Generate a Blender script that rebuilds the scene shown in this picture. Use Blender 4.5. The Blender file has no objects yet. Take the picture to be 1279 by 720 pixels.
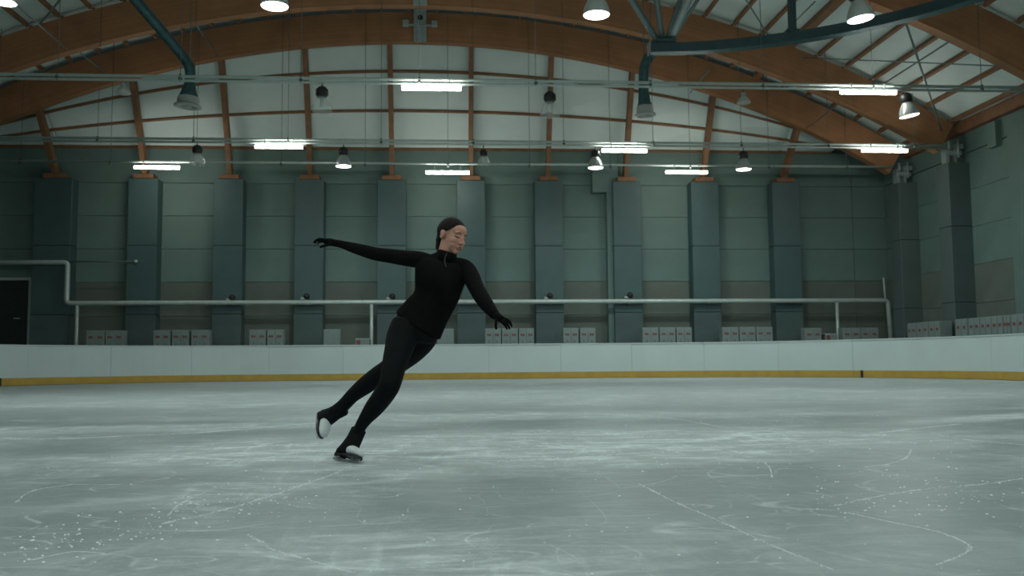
import bpy, bmesh, math, random
import numpy as np
from mathutils import Vector, Matrix

random.seed(7)
SC = bpy.context.scene
COL = SC.collection

# ------------------------------------------------------------------ camera
IMG_W, IMG_H, FPX = 1279.0, 720.0, 1150.0
CAM_H = 0.58
VP = (560.0, 453.0)          # where the hall's long axis vanishes
ROLL = 0.008
_y = np.array([(VP[0] - 639.5) / FPX, -(VP[1] - 360.0) / FPX, 1.0]); _y /= np.linalg.norm(_y)
_a = np.array([1.0, ROLL, 0.0]); _x = _a - _y * (_a @ _y); _x /= np.linalg.norm(_x)
_z = np.cross(_x, _y)
if _z[1] < 0: _z = -_z
AX = np.array([_x, _y, _z])   # world axes seen in camera space (right, up, forward)

def at(px, py, d):
    """world point on the plane Y = d"""
    c = AX @ np.array([(px - 639.5) / FPX, -(py - 360.0) / FPX, 1.0])
    c = c * (d / c[1])
    return Vector((c[0], c[1], c[2] + CAM_H))

def onice(px, py, z=0.0):
    c = AX @ np.array([(px - 639.5) / FPX, -(py - 360.0) / FPX, 1.0])
    c = c * ((z - CAM_H) / c[2])
    return Vector((c[0], c[1], z))

cam_data = bpy.data.cameras.new('camera')
cam = bpy.data.objects.new('camera', cam_data); COL.objects.link(cam)
cam_data.sensor_fit = 'HORIZONTAL'; cam_data.sensor_width = 36.0
cam_data.lens = 36.0 * FPX / IMG_W
cam_data.clip_end = 200.0
_r, _u, _f = AX[:, 0], AX[:, 1], AX[:, 2]     # camera axes in world space
cam.matrix_world = Matrix(((_r[0], _u[0], -_f[0], 0), (_r[1], _u[1], -_f[1], 0), (_r[2], _u[2], -_f[2], CAM_H), (0, 0, 0, 1)))
cam_data.dof.use_dof = True
cam_data.dof.focus_distance = 5.55
cam_data.dof.aperture_fstop = 5.0
SC.camera = cam

# ------------------------------------------------------------------ world, view, lamp levels
world = bpy.data.worlds.new('world'); SC.world = world
world.use_nodes = True
world.node_tree.nodes['Background'].inputs[0].default_value = (0.5, 0.6, 0.6, 1)
world.node_tree.nodes['Background'].inputs[1].default_value = 0.05
SC.view_settings.view_transform = 'Standard'
SC.view_settings.look = 'None'
SC.view_settings.exposure = 0.0
SC.view_settings.gamma = 1.0
SC.view_settings.use_curve_mapping = False
LAMP_W = 46.0                # watts of each lit high-bay lamp
LAMP_FAR = 2.1               # the rows over the far half burn brighter
LAMP_COL = (0.86, 1.0, 0.98)
TUBE_E = 46.0                # fluorescent tube emission

# ------------------------------------------------------------------ materials
def mat(name, col, rough=0.6, metal=0.0, var=0.12, scale=6.0, bump=0.0, bscale=60.0, emit=None, estr=0.0, stretch=(1, 1, 1), spec=0.5):
    m = bpy.data.materials.new(name); m.use_nodes = True
    nt = m.node_tree; b = nt.nodes['Principled BSDF']
    b.inputs['Roughness'].default_value = rough
    b.inputs['Metallic'].default_value = metal
    b.inputs['Specular IOR Level'].default_value = spec
    tc = nt.nodes.new('ShaderNodeTexCoord')
    mp = nt.nodes.new('ShaderNodeMapping'); mp.inputs['Scale'].default_value = stretch
    nt.links.new(tc.outputs['Object'], mp.inputs['Vector'])
    n = nt.nodes.new('ShaderNodeTexNoise'); n.inputs['Scale'].default_value = scale; n.inputs['Detail'].default_value = 5
    nt.links.new(mp.outputs['Vector'], n.inputs['Vector'])
    r = nt.nodes.new('ShaderNodeValToRGB')
    r.color_ramp.elements[0].position = 0.3; r.color_ramp.elements[1].position = 0.7
    r.color_ramp.elements[0].color = tuple(c * (1 - var) for c in col) + (1,)
    r.color_ramp.elements[1].color = tuple(min(1, c * (1 + var)) for c in col) + (1,)
    nt.links.new(n.outputs['Fac'], r.inputs['Fac'])
    nt.links.new(r.outputs['Color'], b.inputs['Base Color'])
    if bump > 0:
        n2 = nt.nodes.new('ShaderNodeTexNoise'); n2.inputs['Scale'].default_value = bscale
        nt.links.new(mp.outputs['Vector'], n2.inputs['Vector'])
        bp = nt.nodes.new('ShaderNodeBump'); bp.inputs['Strength'].default_value = bump; bp.inputs['Distance'].default_value = 0.01
        nt.links.new(n2.outputs['Fac'], bp.inputs['Height']); nt.links.new(bp.outputs['Normal'], b.inputs['Normal'])
    if emit:
        b.inputs['Emission Color'].default_value = tuple(emit) + (1,); b.inputs['Emission Strength'].default_value = estr
    return m

def glulam_material():
    m = mat('glulam wood', (0.355, 0.17, 0.076), 0.65, var=0.16, scale=1.3)
    nt = m.node_tree; b = nt.nodes['Principled BSDF']; ramp = [n for n in nt.nodes if n.type == 'VALTORGB'][0]
    tc = [n for n in nt.nodes if n.type == 'TEX_COORD'][0]
    sep = nt.nodes.new('ShaderNodeSeparateXYZ'); nt.links.new(tc.outputs['Object'], sep.inputs[0])
    cmb = nt.nodes.new('ShaderNodeCombineXYZ'); nt.links.new(sep.outputs['X'], cmb.inputs['X']); nt.links.new(sep.outputs['Z'], cmb.inputs['Z'])
    ln = nt.nodes.new('ShaderNodeVectorMath'); ln.operation = 'LENGTH'; nt.links.new(cmb.outputs[0], ln.inputs[0])
    sc = nt.nodes.new('ShaderNodeMath'); sc.operation = 'MULTIPLY'; sc.inputs[1].default_value = 22.0; nt.links.new(ln.outputs['Value'], sc.inputs[0])
    fl = nt.nodes.new('ShaderNodeMath'); fl.operation = 'FLOOR'; nt.links.new(sc.outputs[0], fl.inputs[0])
    wn = nt.nodes.new('ShaderNodeTexWhiteNoise'); wn.noise_dimensions = '1D'; nt.links.new(fl.outputs[0], wn.inputs['W'])
    hs = nt.nodes.new('ShaderNodeHueSaturation')
    mr = nt.nodes.new('ShaderNodeMapRange'); mr.inputs['To Min'].default_value = 0.93; mr.inputs['To Max'].default_value = 1.06
    nt.links.new(wn.outputs['Value'], mr.inputs['Value']); nt.links.new(mr.outputs[0], hs.inputs['Value'])
    nt.links.new(ramp.outputs['Color'], hs.inputs['Color']); nt.links.new(hs.outputs['Color'], b.inputs['Base Color'])
    return m

def ice_material():
    m = bpy.data.materials.new('ice'); m.use_nodes = True
    nt = m.node_tree; b = nt.nodes['Principled BSDF']; N = nt.nodes.new; L = nt.links.new
    tc = N('ShaderNodeTexCoord')
    def noise(scale, st, detail=6, rot=0.0, dist=0.0, rough=0.55):
        mp = N('ShaderNodeMapping'); mp.inputs['Scale'].default_value = st; mp.inputs['Rotation'].default_value = (0, 0, rot)
        L(tc.outputs['Object'], mp.inputs['Vector'])
        n = N('ShaderNodeTexNoise'); n.inputs['Scale'].default_value = scale; n.inputs['Detail'].default_value = detail
        n.inputs['Distortion'].default_value = dist; n.inputs['Roughness'].default_value = rough
        L(mp.outputs['Vector'], n.inputs['Vector']); return n.outputs['Fac']
    def ramp(f, a, c, v0=0.0, v1=1.0):
        r = N('ShaderNodeMapRange'); r.interpolation_type = 'SMOOTHSTEP'
        r.inputs['From Min'].default_value = a; r.inputs['From Max'].default_value = c
        r.inputs['To Min'].default_value = v0; r.inputs['To Max'].default_value = v1; L(f, r.inputs['Value']); return r.outputs[0]
    def math_(op, a, c):
        n = N('ShaderNodeMath'); n.operation = op.strip('_'); n.use_clamp = op == 'ADD'
        for i, v in enumerate((a, c)):
            if isinstance(v, float): n.inputs[i].default_value = v
            else: L(v, n.inputs[i])
        return n.outputs[0]
    # broad patches of scraped, snowy ice left by the skater's circles
    def ell(cx, cy, rx, ry, rot, a, c):
        mp = N('ShaderNodeMapping'); mp.vector_type = 'TEXTURE'
        mp.inputs['Location'].default_value = (cx, cy, 0); mp.inputs['Rotation'].default_value = (0, 0, rot); mp.inputs['Scale'].default_value = (rx, ry, 1)
        L(tc.outputs['Object'], mp.inputs['Vector'])
        ln = N('ShaderNodeVectorMath'); ln.operation = 'LENGTH'; L(mp.outputs['Vector'], ln.inputs[0])
        wob = math_('ADD_', ln.outputs['Value'], math_('MULTIPLY', math_('SUBTRACT', noise(0.9, (1, 1, 1), 5), 0.5), 0.9))
        return ramp(wob, a, c, 1.0, 0.0)
    patch = ramp(noise(0.45, (1, 1, 1), 7, dist=0.8), 0.44, 0.66)
    grain = ramp(noise(2.2, (0.7, 1.8, 1), 10, rot=0.15, dist=1.2, rough=0.75), 0.42, 0.66)
    grain2 = ramp(noise(3.2, (2.4, 0.5, 1), 9, rot=0.7, dist=0.8, rough=0.7), 0.48, 0.68)
    dust = ramp(noise(38.0, (1, 1, 1), 6, rough=0.7), 0.50, 0.70)
    dust2 = ramp(noise(11.0, (1, 1, 1), 7, rough=0.75), 0.56, 0.70)
    def cuts(scale, st, rot, w, dist=0.3):
        f = noise(scale, st, 1, rot=rot, dist=dist)
        d = math_('ABSOLUTE', math_('SUBTRACT', f, 0.5), 0.0)
        return ramp(d, 0.0, w, 1.0, 0.0)
    c1 = cuts(0.55, (1, 1.2, 1), 0.3, 0.0035); c2 = cuts(0.9, (1.3, 0.7, 1), 1.1, 0.003); c3 = cuts(0.7, (0.5, 1.5, 1), 0.0, 0.004); c4 = cuts(1.9, (1, 0.8, 1), 2.0, 0.005, 0.6); c5 = cuts(1.3, (0.6, 1.4, 1), 0.25, 0.004)
    brk = ramp(noise(4.0, (1, 1, 1), 6, rough=0.7), 0.42, 0.60)
    lines = math_('MULTIPLY', math_('ADD', math_('ADD', math_('ADD', c1, c2), math_('ADD', c3, c5)), math_('MULTIPLY', c4, 0.6)), brk)
    z1 = ell(0.75, 6.5, 2.7, 1.5, 0.16, 0.55, 1.25)        # the scraped loop around the skater
    z2 = ell(-3.6, 8.6, 3.6, 0.55, 0.12, 0.4, 1.3)
    z3 = ell(0.6, 10.0, 4.2, 0.8, -0.05, 0.4, 1.3)
    z4 = ell(-0.9, 4.4, 1.5, 0.35, 0.55, 0.3, 1.2)
    z5 = ell(-0.2, 2.9, 0.8, 0.5, -0.4, 0.2, 1.3)
    z6 = ell(5.4, 8.8, 1.7, 0.35, 0.5, 0.4, 1.3)
    zone = math_('ADD', math_('ADD', math_('MULTIPLY', z1, 0.88), math_('MULTIPLY', math_('ADD', z2, z3), 0.55)), math_('ADD', math_('MULTIPLY', math_('ADD', z4, z5), 0.35), math_('MULTIPLY', z6, 0.8)))
    z7 = ell(-1.3, 6.0, 1.5, 0.75, 0.2, 0.4, 1.25); z8 = ell(0.1, 2.5, 2.4, 0.75, 0.0, 0.4, 1.4)
    zone = math_('ADD', zone, math_('ADD', math_('MULTIPLY', z7, 0.40), math_('MULTIPLY', z8, 0.24)))
    tex = math_('ADD', math_('MULTIPLY', grain, 0.55), math_('ADD', math_('MULTIPLY', dust, 0.20), math_('MULTIPLY', grain2, 0.25)))
    white = math_('MULTIPLY', zone, math_('ADD', tex, 0.30))
    white = math_('ADD', white, math_('MULTIPLY', patch, math_('ADD', math_('MULTIPLY', tex, 0.45), 0.05)))
    sy = N('ShaderNodeSeparateXYZ'); L(tc.outputs['Object'], sy.inputs[0])
    far_lift = math_('MULTIPLY', ramp(sy.outputs['Y'], 9.5, 15.0), math_('ADD', math_('MULTIPLY', tex, 0.25), 0.26))     # colour whitened towards the far boards so the far ice renders brighter
    white = math_('ADD', white, far_lift)
    white = math_('ADD', white, math_('MULTIPLY', tex, 0.20))
    white = math_('ADD', white, math_('MULTIPLY', lines, 0.42))
    white = math_('ADD', white, math_('MULTIPLY', dust2, 0.12))
    mix = N('ShaderNodeMix'); mix.data_type = 'RGBA'
    mix.inputs['A'].default_value = (0.222, 0.272, 0.268, 1); mix.inputs['B'].default_value = (0.655, 0.718, 0.712, 1)
    L(white, mix.inputs['Factor']); L(mix.outputs['Result'], b.inputs['Base Color'])
    L(ramp(white, 0.0, 1.0, 0.38, 0.8), b.inputs['Roughness'])
    b.inputs['IOR'].default_value = 1.31; b.inputs['Specular IOR Level'].default_value = 0.16
    bp = N('ShaderNodeBump'); bp.inputs['Strength'].default_value = 0.3; bp.inputs['Distance'].default_value = 0.008
    L(math_('ADD', white, math_('MULTIPLY', noise(40.0, (1, 1, 1), 3), 0.3)), bp.inputs['Height']); L(bp.outputs['Normal'], b.inputs['Normal'])
    return m

M = {
    'ice': ice_material(),
    'snow': mat('scraped snow', (0.70, 0.76, 0.75), 0.85, var=0.06, scale=40),
    'glulam': glulam_material(),
    'wood': mat('purlin wood', (0.24, 0.12, 0.058), 0.65, var=0.2, scale=3),
    'roof': mat('roof sheet', (0.66, 0.79, 0.765), 0.6, var=0.05, scale=0.8),
    'wallpanel': mat('wall panel', (0.142, 0.228, 0.208), 0.7, var=0.09, scale=0.9),
    'wallbase': mat('wall base panel', (0.14, 0.172, 0.15), 0.75, var=0.12, scale=1.2),
    'wallback': mat('wall backing', (0.10, 0.14, 0.125), 0.8, var=0.05),
    'clad': mat('column cladding', (0.060, 0.120, 0.120), 0.5, var=0.10, scale=1.1),
    'clad_side': mat('side column cladding', (0.095, 0.140, 0.134), 0.6, var=0.08, scale=1.1),
    'cladbase': mat('column base cladding', (0.078, 0.128, 0.127), 0.6, var=0.12, scale=1.4),
    'board': mat('white board', (0.585, 0.68, 0.675), 0.35, var=0.03, scale=1.2),
    'kick': mat('yellow kick strip', (0.50, 0.32, 0.055), 0.5, var=0.10, scale=3),
    'concrete': mat('concrete', (0.2, 0.22, 0.21), 0.85, var=0.15, scale=2),
    'pipe': mat('grey pipe', (0.50, 0.60, 0.575), 0.35, 0.2, var=0.08, scale=4),
    'steel': mat('dark steel', (0.045, 0.095, 0.105), 0.5, 0.3, var=0.12, scale=3),
    'duct': mat('dark duct', (0.06, 0.135, 0.15), 0.42, 0.5, var=0.25, scale=9),
    'tube': mat('steel tube', (0.20, 0.28, 0.29), 0.4, 0.5, var=0.1, scale=4),
    'galv': mat('galvanised steel', (0.42, 0.50, 0.49), 0.45, 0.4, var=0.12, scale=8),
    'wire': mat('wire', (0.14, 0.17, 0.165), 0.5, 0.5, var=0.05),
    'black': mat('black housing', (0.015, 0.018, 0.018), 0.45, var=0.1),
    'nozzle': mat('nozzle ring', (0.42, 0.45, 0.42), 0.5, var=0.1, scale=5),
    'locker': mat('pale locker', (0.235, 0.305, 0.295), 0.5, var=0.06, scale=5),
    'red': mat('red label', (0.22, 0.07, 0.06), 0.6, var=0.3, scale=70),
    'door': mat('dark door', (0.022, 0.03, 0.03), 0.5, var=0.15),
    'frame': mat('pale frame', (0.45, 0.52, 0.50), 0.5, var=0.05),
    'reflector': mat('lamp reflector', (0.42, 0.47, 0.46), 0.3, 0.3, var=0.05),
    'bulb': mat('lit lamp face', (0.9, 0.9, 0.88), 0.5, var=0.0, emit=(1.0, 0.97, 0.90), estr=6.0),
    'tube_lit': mat('lit fluorescent tube', (0.9, 0.9, 0.88), 0.5, var=0.0, emit=(1.0, 0.97, 0.88), estr=TUBE_E),
    'dim': mat('unlit lamp face', (0.55, 0.60, 0.58), 0.25, var=0.1, scale=20),
}
def glass_material():
    m = bpy.data.materials.new('prismatic lamp bell'); m.use_nodes = True
    nt = m.node_tree; b = nt.nodes['Principled BSDF']
    b.inputs['Base Color'].default_value = (0.75, 0.85, 0.83, 1); b.inputs['Roughness'].default_value = 0.25
    b.inputs['Alpha'].default_value = 0.22; b.inputs['Specular IOR Level'].default_value = 0.7
    return m
M['glass'] = glass_material()

# ------------------------------------------------------------------ builders
class MB:
    def __init__(s): s.v = []; s.f = []; s.smooth = []
    def add(s, vs, fs, smooth=False):
        o = len(s.v); s.v += [tuple(v) for v in vs]
        for f in fs: s.f.append(tuple(i + o for i in f)); s.smooth.append(smooth)
        return s
    def box(s, a, b, bev=0.0):
        x0, y0, z0 = [min(a[i], b[i]) for i in range(3)]; x1, y1, z1 = [max(a[i], b[i]) for i in range(3)]
        if bev <= 0:
            return s.add([(x0,y0,z0),(x1,y0,z0),(x1,y1,z0),(x0,y1,z0),(x0,y0,z1),(x1,y0,z1),(x1,y1,z1),(x0,y1,z1)],
                         [(0,3,2,1),(4,5,6,7),(0,1,5,4),(1,2,6,5),(2,3,7,6),(3,0,4,7)])
        bm = bmesh.new(); bmesh.ops.create_cube(bm, size=1.0)
        for v in bm.verts: v.co = Vector(((x0+x1)/2 + v.co.x*(x1-x0), (y0+y1)/2 + v.co.y*(y1-y0), (z0+z1)/2 + v.co.z*(z1-z0)))
        bmesh.ops.bevel(bm, geom=bm.edges[:], offset=bev, segments=1, affect='EDGES')
        bm.verts.index_update(); s.add([v.co[:] for v in bm.verts], [[v.index for v in f.verts] for f in bm.faces]); bm.free(); return s
    def hexa(s, p):                         # eight corners, bottom four then top four
        return s.add(p, [(0,3,2,1),(4,5,6,7),(0,1,5,4),(1,2,6,5),(2,3,7,6),(3,0,4,7)])
    def bar(s, a, b, w, h, up=(0, 0, 1)):    # rectangular bar from a to b
        a, b, up = Vector(a), Vector(b), Vector(up); d = (b - a).normalized()
        sx = d.cross(up).normalized() * (w / 2); sz = sx.cross(d).normalized() * (h / 2)
        return s.hexa([a-sx-sz, a+sx-sz, b+sx-sz, b-sx-sz, a-sx+sz, a+sx+sz, b+sx+sz, b-sx+sz])
    def tube(s, pts, r, n=8, caps=True):
        pts = [Vector(p) for p in pts]; rs = r if isinstance(r, (list, tuple)) else [r] * len(pts)
        rings = []; ref = None
        for i, p in enumerate(pts):
            t = ((pts[min(i+1, len(pts)-1)] - p).normalized() + (p - pts[max(i-1, 0)]).normalized())
            t = t.normalized() if t.length > 1e-6 else Vector((0, 0, 1))
            if ref is None: ref = Vector((0, 0, 1)) if abs(t.z) < 0.9 else Vector((1, 0, 0))
            u = (ref - t * ref.dot(t)).normalized(); ref = u; w = t.cross(u)
            rings.append([p + (u * math.cos(2*math.pi*k/n) + w * math.sin(2*math.pi*k/n)) * rs[i] for k in range(n)])
        vs = [v for r_ in rings for v in r_]; fs = []
        for i in range(len(pts) - 1):
            for k in range(n): fs.append((i*n+k, i*n+(k+1)%n, (i+1)*n+(k+1)%n, (i+1)*n+k))
        s.add(vs, fs, True)
        if caps:
            o = len(s.v) - len(vs)
            s.f.append(tuple(o + k for k in reversed(range(n)))); s.smooth.append(False)
            s.f.append(tuple(o + (len(pts)-1)*n + k for k in range(n))); s.smooth.append(False)
        return s
    def lathe(s, prof, c=(0, 0, 0), n=20, axis=None):   # prof: (radius, height)
        c = Vector(c); q = Vector((0, 0, 1)).rotation_difference(Vector(axis)) if axis else None
        vs = []
        for r, z in prof:
            for k in range(n):
                p = Vector((r*math.cos(2*math.pi*k/n), r*math.sin(2*math.pi*k/n), z))
                if q: p = q @ p
                vs.append(c + p)
        fs = [(i*n+k, i*n+(k+1)%n, (i+1)*n+(k+1)%n, (i+1)*n+k) for i in range(len(prof)-1) for k in range(n)]
        return s.add(vs, fs, True)
    def mesh(s, name, origin=(0, 0, 0)):
        o = Vector(origin); me = bpy.data.meshes.new(name)
        me.from_pydata([tuple(Vector(v) - o) for v in s.v], [], s.f); me.update()
        me.polygons.foreach_set('use_smooth', s.smooth)
        bm = bmesh.new(); bm.from_mesh(me); bmesh.ops.recalc_face_normals(bm, faces=bm.faces[:]); bm.to_mesh(me); bm.free()
        return me

def org(parent): return Vector(parent.matrix_basis.translation) + (org(parent.parent) if parent.parent else Vector()) if parent else Vector()

def put(name, mb, m, parent=None, origin=None):
    """link a builder (world coordinates) as one mesh object"""
    o_world = Vector(origin) if origin is not None else (org(parent) if parent else Vector())
    ob = bpy.data.objects.new(name, mb.mesh(name, o_world))
    ob.data.materials.append(m); COL.objects.link(ob)
    ob.location = o_world - (org(parent) if parent else Vector())
    ob.parent = parent
    return ob

def use(name, me, parent=None, loc=(0, 0, 0), rot=(0, 0, 0), scale=(1, 1, 1)):
    """another object on shared mesh data"""
    ob = bpy.data.objects.new(name, me); COL.objects.link(ob)
    ob.location = Vector(loc) - (org(parent) if parent else Vector()); ob.rotation_euler = rot; ob.scale = scale
    ob.parent = parent
    return ob

def tag(o, label, cat, group=None):
    o['label'] = label; o['category'] = cat
    if group: o['group'] = group
    return o
def thing(name, label, cat, loc=(0, 0, 0), group=None):
    o = bpy.data.objects.new(name, None); COL.objects.link(o); o.location = loc; o.empty_display_size = 0.1
    return tag(o, label, cat, group)
def struct(o, label=None):
    o['kind'] = 'structure'
    if label: o['label'] = label
    return o
def copy_tree(o, loc=None, parent=None, label=None):
    c = o.copy(); COL.objects.link(c); c.parent = parent
    if loc is not None: c.location = loc
    if label: c['label'] = label
    for ch in o.children: copy_tree(ch, parent=c)
    return c

# ------------------------------------------------------------------ hall dimensions (metres)
XC, ZC = -1.15, -22.46                 # axis of the vaulted roof
R_IN, R_OUT, R_ROOF = 34.52, 35.60, 35.80
Y_END, Y_BACK = 34.8, -31.0            # the end wall in view, the one behind
W_R, W_L = 17.2, -19.5                 # side walls
ARCH_A, ARCH_B, ARCH_C, ARCH_D = 32.5, 29.1, 22.75, 16.6
Z_EAVE = 8.42

def vault(theta, r, y): return Vector((XC + r*math.sin(theta), y, ZC + r*math.cos(theta)))
TH = math.asin((W_R - XC) / R_ROOF)

# ------------------------------------------------------------------ ice and ground
struct(put('floor', MB().box((W_L, Y_BACK, -0.30), (W_R, Y_END, -0.02)), M['concrete']), 'dark concrete floor under and around the rink')
RK_CX, RK_HW, RK_END, RK_R = 0.15, 14.35, 31.5, 8.5
def rink_path(s_back=4.0, off=0.0):
    """points along the boards from the left side round the far end to the right side"""
    hw, end, R = RK_HW + off, RK_END + off, RK_R + off
    cl, cr, cy = RK_CX - RK_HW + RK_R, RK_CX + RK_HW - RK_R, RK_END - RK_R
    L1 = cy - s_back; L2 = math.pi * RK_R / 2; L3 = cr - cl
    T = 2*L1 + 2*L2 + L3
    def f(s):
        if s < L1: return Vector((RK_CX - hw, s_back + s, 0)), Vector((1, 0, 0))
        s -= L1
        if s < L2:
            a = s / RK_R; n = Vector((-math.cos(a), math.sin(a), 0)); return Vector((cl, cy, 0)) + n*R, -n
        s -= L2
        if s < L3: return Vector((cl + s, end, 0)), Vector((0, -1, 0))
        s -= L3
        if s < L2:
            a = s / RK_R; n = Vector((math.sin(a), math.cos(a), 0)); return Vector((cr, cy, 0)) + n*R, -n
        s -= L2
        return Vector((RK_CX + hw, cy - s, 0)), Vector((-1, 0, 0))
    return f, T
f_path, T_path = rink_path(4.0)
ice = MB()
edge = [f_path(T_path*i/160)[0] for i in range(161)]
edge = [Vector((RK_CX - RK_HW, -28.0, 0))] + edge + [Vector((RK_CX + RK_HW, -28.0, 0))]
n = len(edge)
ice.add([(v.x, v.y, 0.0) for v in edge] + [(v.x, v.y, -0.02) for v in edge], [tuple(range(n))] + [(i, (i+1) % n, n+(i+1) % n, n+i) for i in range(n)])
ice_o = struct(put('floor', ice, M['ice']), 'pale scratched sheet of ice')

# ------------------------------------------------------------------ rink boards: each panel, kick strip and cap its own piece
boards = thing('rink_boards', 'low white rink boards with a yellow kick strip around the ice', 'boards', (RK_CX, RK_END, 0))
def run(s0, s1, z0, z1, n0, n1, seg):
    """curved slab along the boards; n0..n1 = offset towards the ice"""
    mb = MB(); vs = []; fs = []
    for i in range(seg + 1):
        p, nn = f_path(s0 + (s1 - s0)*i/seg)
        for off, z in ((n0, z0), (n1, z0), (n1, z1), (n0, z1)): q = p + nn*off; vs.append((q.x, q.y, z))
    for i in range(seg):
        for k in range(4): fs.append((4*i+k, 4*i+(k+1) % 4, 4*i+4+(k+1) % 4, 4*i+4+k))
    fs += [(0, 1, 2, 3), tuple(4*seg+k for k in (3, 2, 1, 0))]
    return mb.add(vs, fs, False)
PW = 2.42
npan = int(T_path / PW); PW = T_path / npan
for i in range(npan):
    s0, s1 = i*PW + 0.003, (i+1)*PW - 0.003
    jit = 0.004*math.sin(i*2.3)
    put('board_panel', run(s0, s1, 0.225, 1.165, -0.10, 0.0 + jit, 8), M['board'], boards)
    put('kick_strip', run(s0 - 0.004, s1 + 0.004, 0.015, 0.222, -0.10, 0.012 + jit*1.5, 8), M['kick'], boards)
    put('top_cap', run(s0 - 0.004, s1 + 0.004, 1.168, 1.20, -0.13, 0.02, 8), M['board'], boards)
# a dark gap mark where two kick strips part, and the dark end block at the left gate
p = onice(1077, 471.5); best = min(range(4000), key=lambda k: (f_path(T_path*k/4000)[0] - p).length); s = T_path*best/4000
# choose the point of the boards seen in that direction
best = min(range(4000), key=lambda k: abs(math.atan2(f_path(T_path*k/4000)[0].x, f_path(T_path*k/4000)[0].y) - math.atan2(p.x, p.y))); s = T_path*best/4000
put('strip_clip', run(s - 0.035, s + 0.035, 0.0, 0.23, 0.0, 0.03, 2), M['black'], boards)
best = min(range(4000), key=lambda k: abs(math.atan2(f_path(T_path*k/4000)[0].x, f_path(T_path*k/4000)[0].y) - math.atan2(onice(0, 480).x, onice(0, 480).y))); s = T_path*best/4000
put('strip_clip', run(s - 0.05, s + 0.03, 0.0, 0.23, 0.0, 0.03, 2), M['black'], boards)

# ------------------------------------------------------------------ walls
def panel_mesh(w, d, h, bev=0.008):
    return MB().box((-w/2, -d/2, -h/2), (w/2, d/2, h/2), bev)
wall_end = struct(put('wall_end', MB().box((W_L, Y_END, -0.3), (W_R, Y_END + 0.25, 9.3)), M['wallback']), 'far end wall of grey-green panels behind the columns')
wall_right = struct(put('wall_right', MB().box((W_R, Y_BACK, -0.3), (W_R + 0.25, Y_END, Z_EAVE)), M['wallback']), 'right side wall of grey-green panels')
struct(put('wall_left', MB().box((W_L - 0.25, Y_BACK, -0.3), (W_L, Y_END, Z_EAVE)), M['wallpanel']), 'left side wall of grey-green panels')
back = MB(); back.box((W_L, Y_BACK - 0.25, -0.3), (W_R, Y_BACK, 13.6))
struct(put('wall_back', back, M['wallpanel']), 'rear end wall of grey-green panels')

COLS_X = [-14.32, -11.13, -8.06, -5.12, -2.09, 0.86, 3.79, 6.77, 9.78, 12.95]
ROWS = [(-0.0, 1.15, 'wallbase'), (1.15, 2.35, 'wallbase'), (2.35, 3.62, 'wallbase'), (3.62, 4.86, 'wallpanel'), (4.86, 6.10, 'wallpanel'), (6.10, 7.34, 'wallpanel'), (7.34, 8.66, 'wallpanel')]
bays = list(zip([W_L + 0.9] + COLS_X, COLS_X + [16.0]))
meshes = {}
def wpanel(parent, cx, cy, cz, w, d, h, mk, axis='y'):
    key = (round(w, 2), round(h, 2), mk, axis)
    if key not in meshes:
        me = (panel_mesh(w, d, h) if axis == 'y' else panel_mesh(d, w, h)).mesh('wall_panel'); me.materials.append(M[mk]); meshes[key] = me
    return use('wall_panel', meshes[key], parent, (cx, cy, cz))
DOOR_X = (-18.3, -15.19)
for bi, (a, b) in enumerate(bays):
    for z0, z1, mk in ROWS:
        if bi == 0 and z1 <= 4.9: continue
        if bi == 10:      # last bay shows a vertical joint too
            mid = at(1065, 300, Y_END).x
            for c, e in ((a, mid), (mid, b + 1.2)):
                wpanel(wall_end, (c+e)/2, Y_END - 0.03, (z0+z1)/2, e-c-0.012, 0.08, z1-z0-0.012, mk)
        else:
            wpanel(wall_end, (a+b)/2, Y_END - 0.03, (z0+z1)/2, b-a-0.012, 0.08, z1-z0-0.012, mk)
# left bay around the doorway
for c, e, z0, z1 in ((W_L, DOOR_X[0], 0, 4.86), (DOOR_X[1], COLS_X[0], 0, 4.86), (DOOR_X[0], DOOR_X[1], 3.72, 4.86)):
    wpanel(wall_end, (c+e)/2, Y_END - 0.03, (z0+z1)/2, e-c-0.012, 0.08, z1-z0-0.012, 'wallpanel')
door = struct(put('door_1', MB().box((DOOR_X[0]+0.1, Y_END-0.06, 0), (DOOR_X[1]-0.1, Y_END+0.0, 3.68), 0.01), M['door']), 'dark double-width door with a thin pale frame')
fr = MB()
fr.box((DOOR_X[1]-0.10, Y_END-0.14, 0), (DOOR_X[1]-0.01, Y_END-0.0, 3.80)); fr.box((DOOR_X[0]+0.0, Y_END-0.14, 0), (DOOR_X[0]+0.10, Y_END-0.0, 3.80)); fr.box((DOOR_X[0]+0.1, Y_END-0.14, 3.70), (DOOR_X[1]-0.1, Y_END-0.0, 3.80))
put('door_frame', fr, M['frame'], door)
h = at(21, 398, Y_END-0.09)
put('door_handle', MB().bar((h.x-0.10, Y_END-0.11, h.z), (h.x+0.12, Y_END-0.11, h.z), 0.05, 0.04), M['galv'], door)
# side wall panels
ys = [34.7, 32.5, 29.1, 26.6, 22.75, 19.7, 16.6, 13.5, 10.5, 7.5]
for a, b in zip(ys[1:], ys[:-1]):
    for z0, z1, mk in ROWS[:-1]:
        wpanel(wall_right, W_R - 0.03, (a+b)/2, (z0+z1)/2, b-a-0.008, 0.08, z1-z0-0.008, mk, 'x')
    wpanel(wall_right, W_R - 0.03, (a+b)/2, 7.86, b-a-0.016, 0.08, 0.98, 'wallpanel', 'x')

put('pilaster', MB().box((W_R-0.17, 25.2, 0.0), (W_R-0.05, 26.55, 7.95), 0.01), M['wallpanel'], wall_right)
put('vent_block', MB().box((W_R-0.25, 27.0, 7.15), (W_R-0.05, 27.45, 7.95), 0.01), M['wallpanel'], wall_right)
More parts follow.
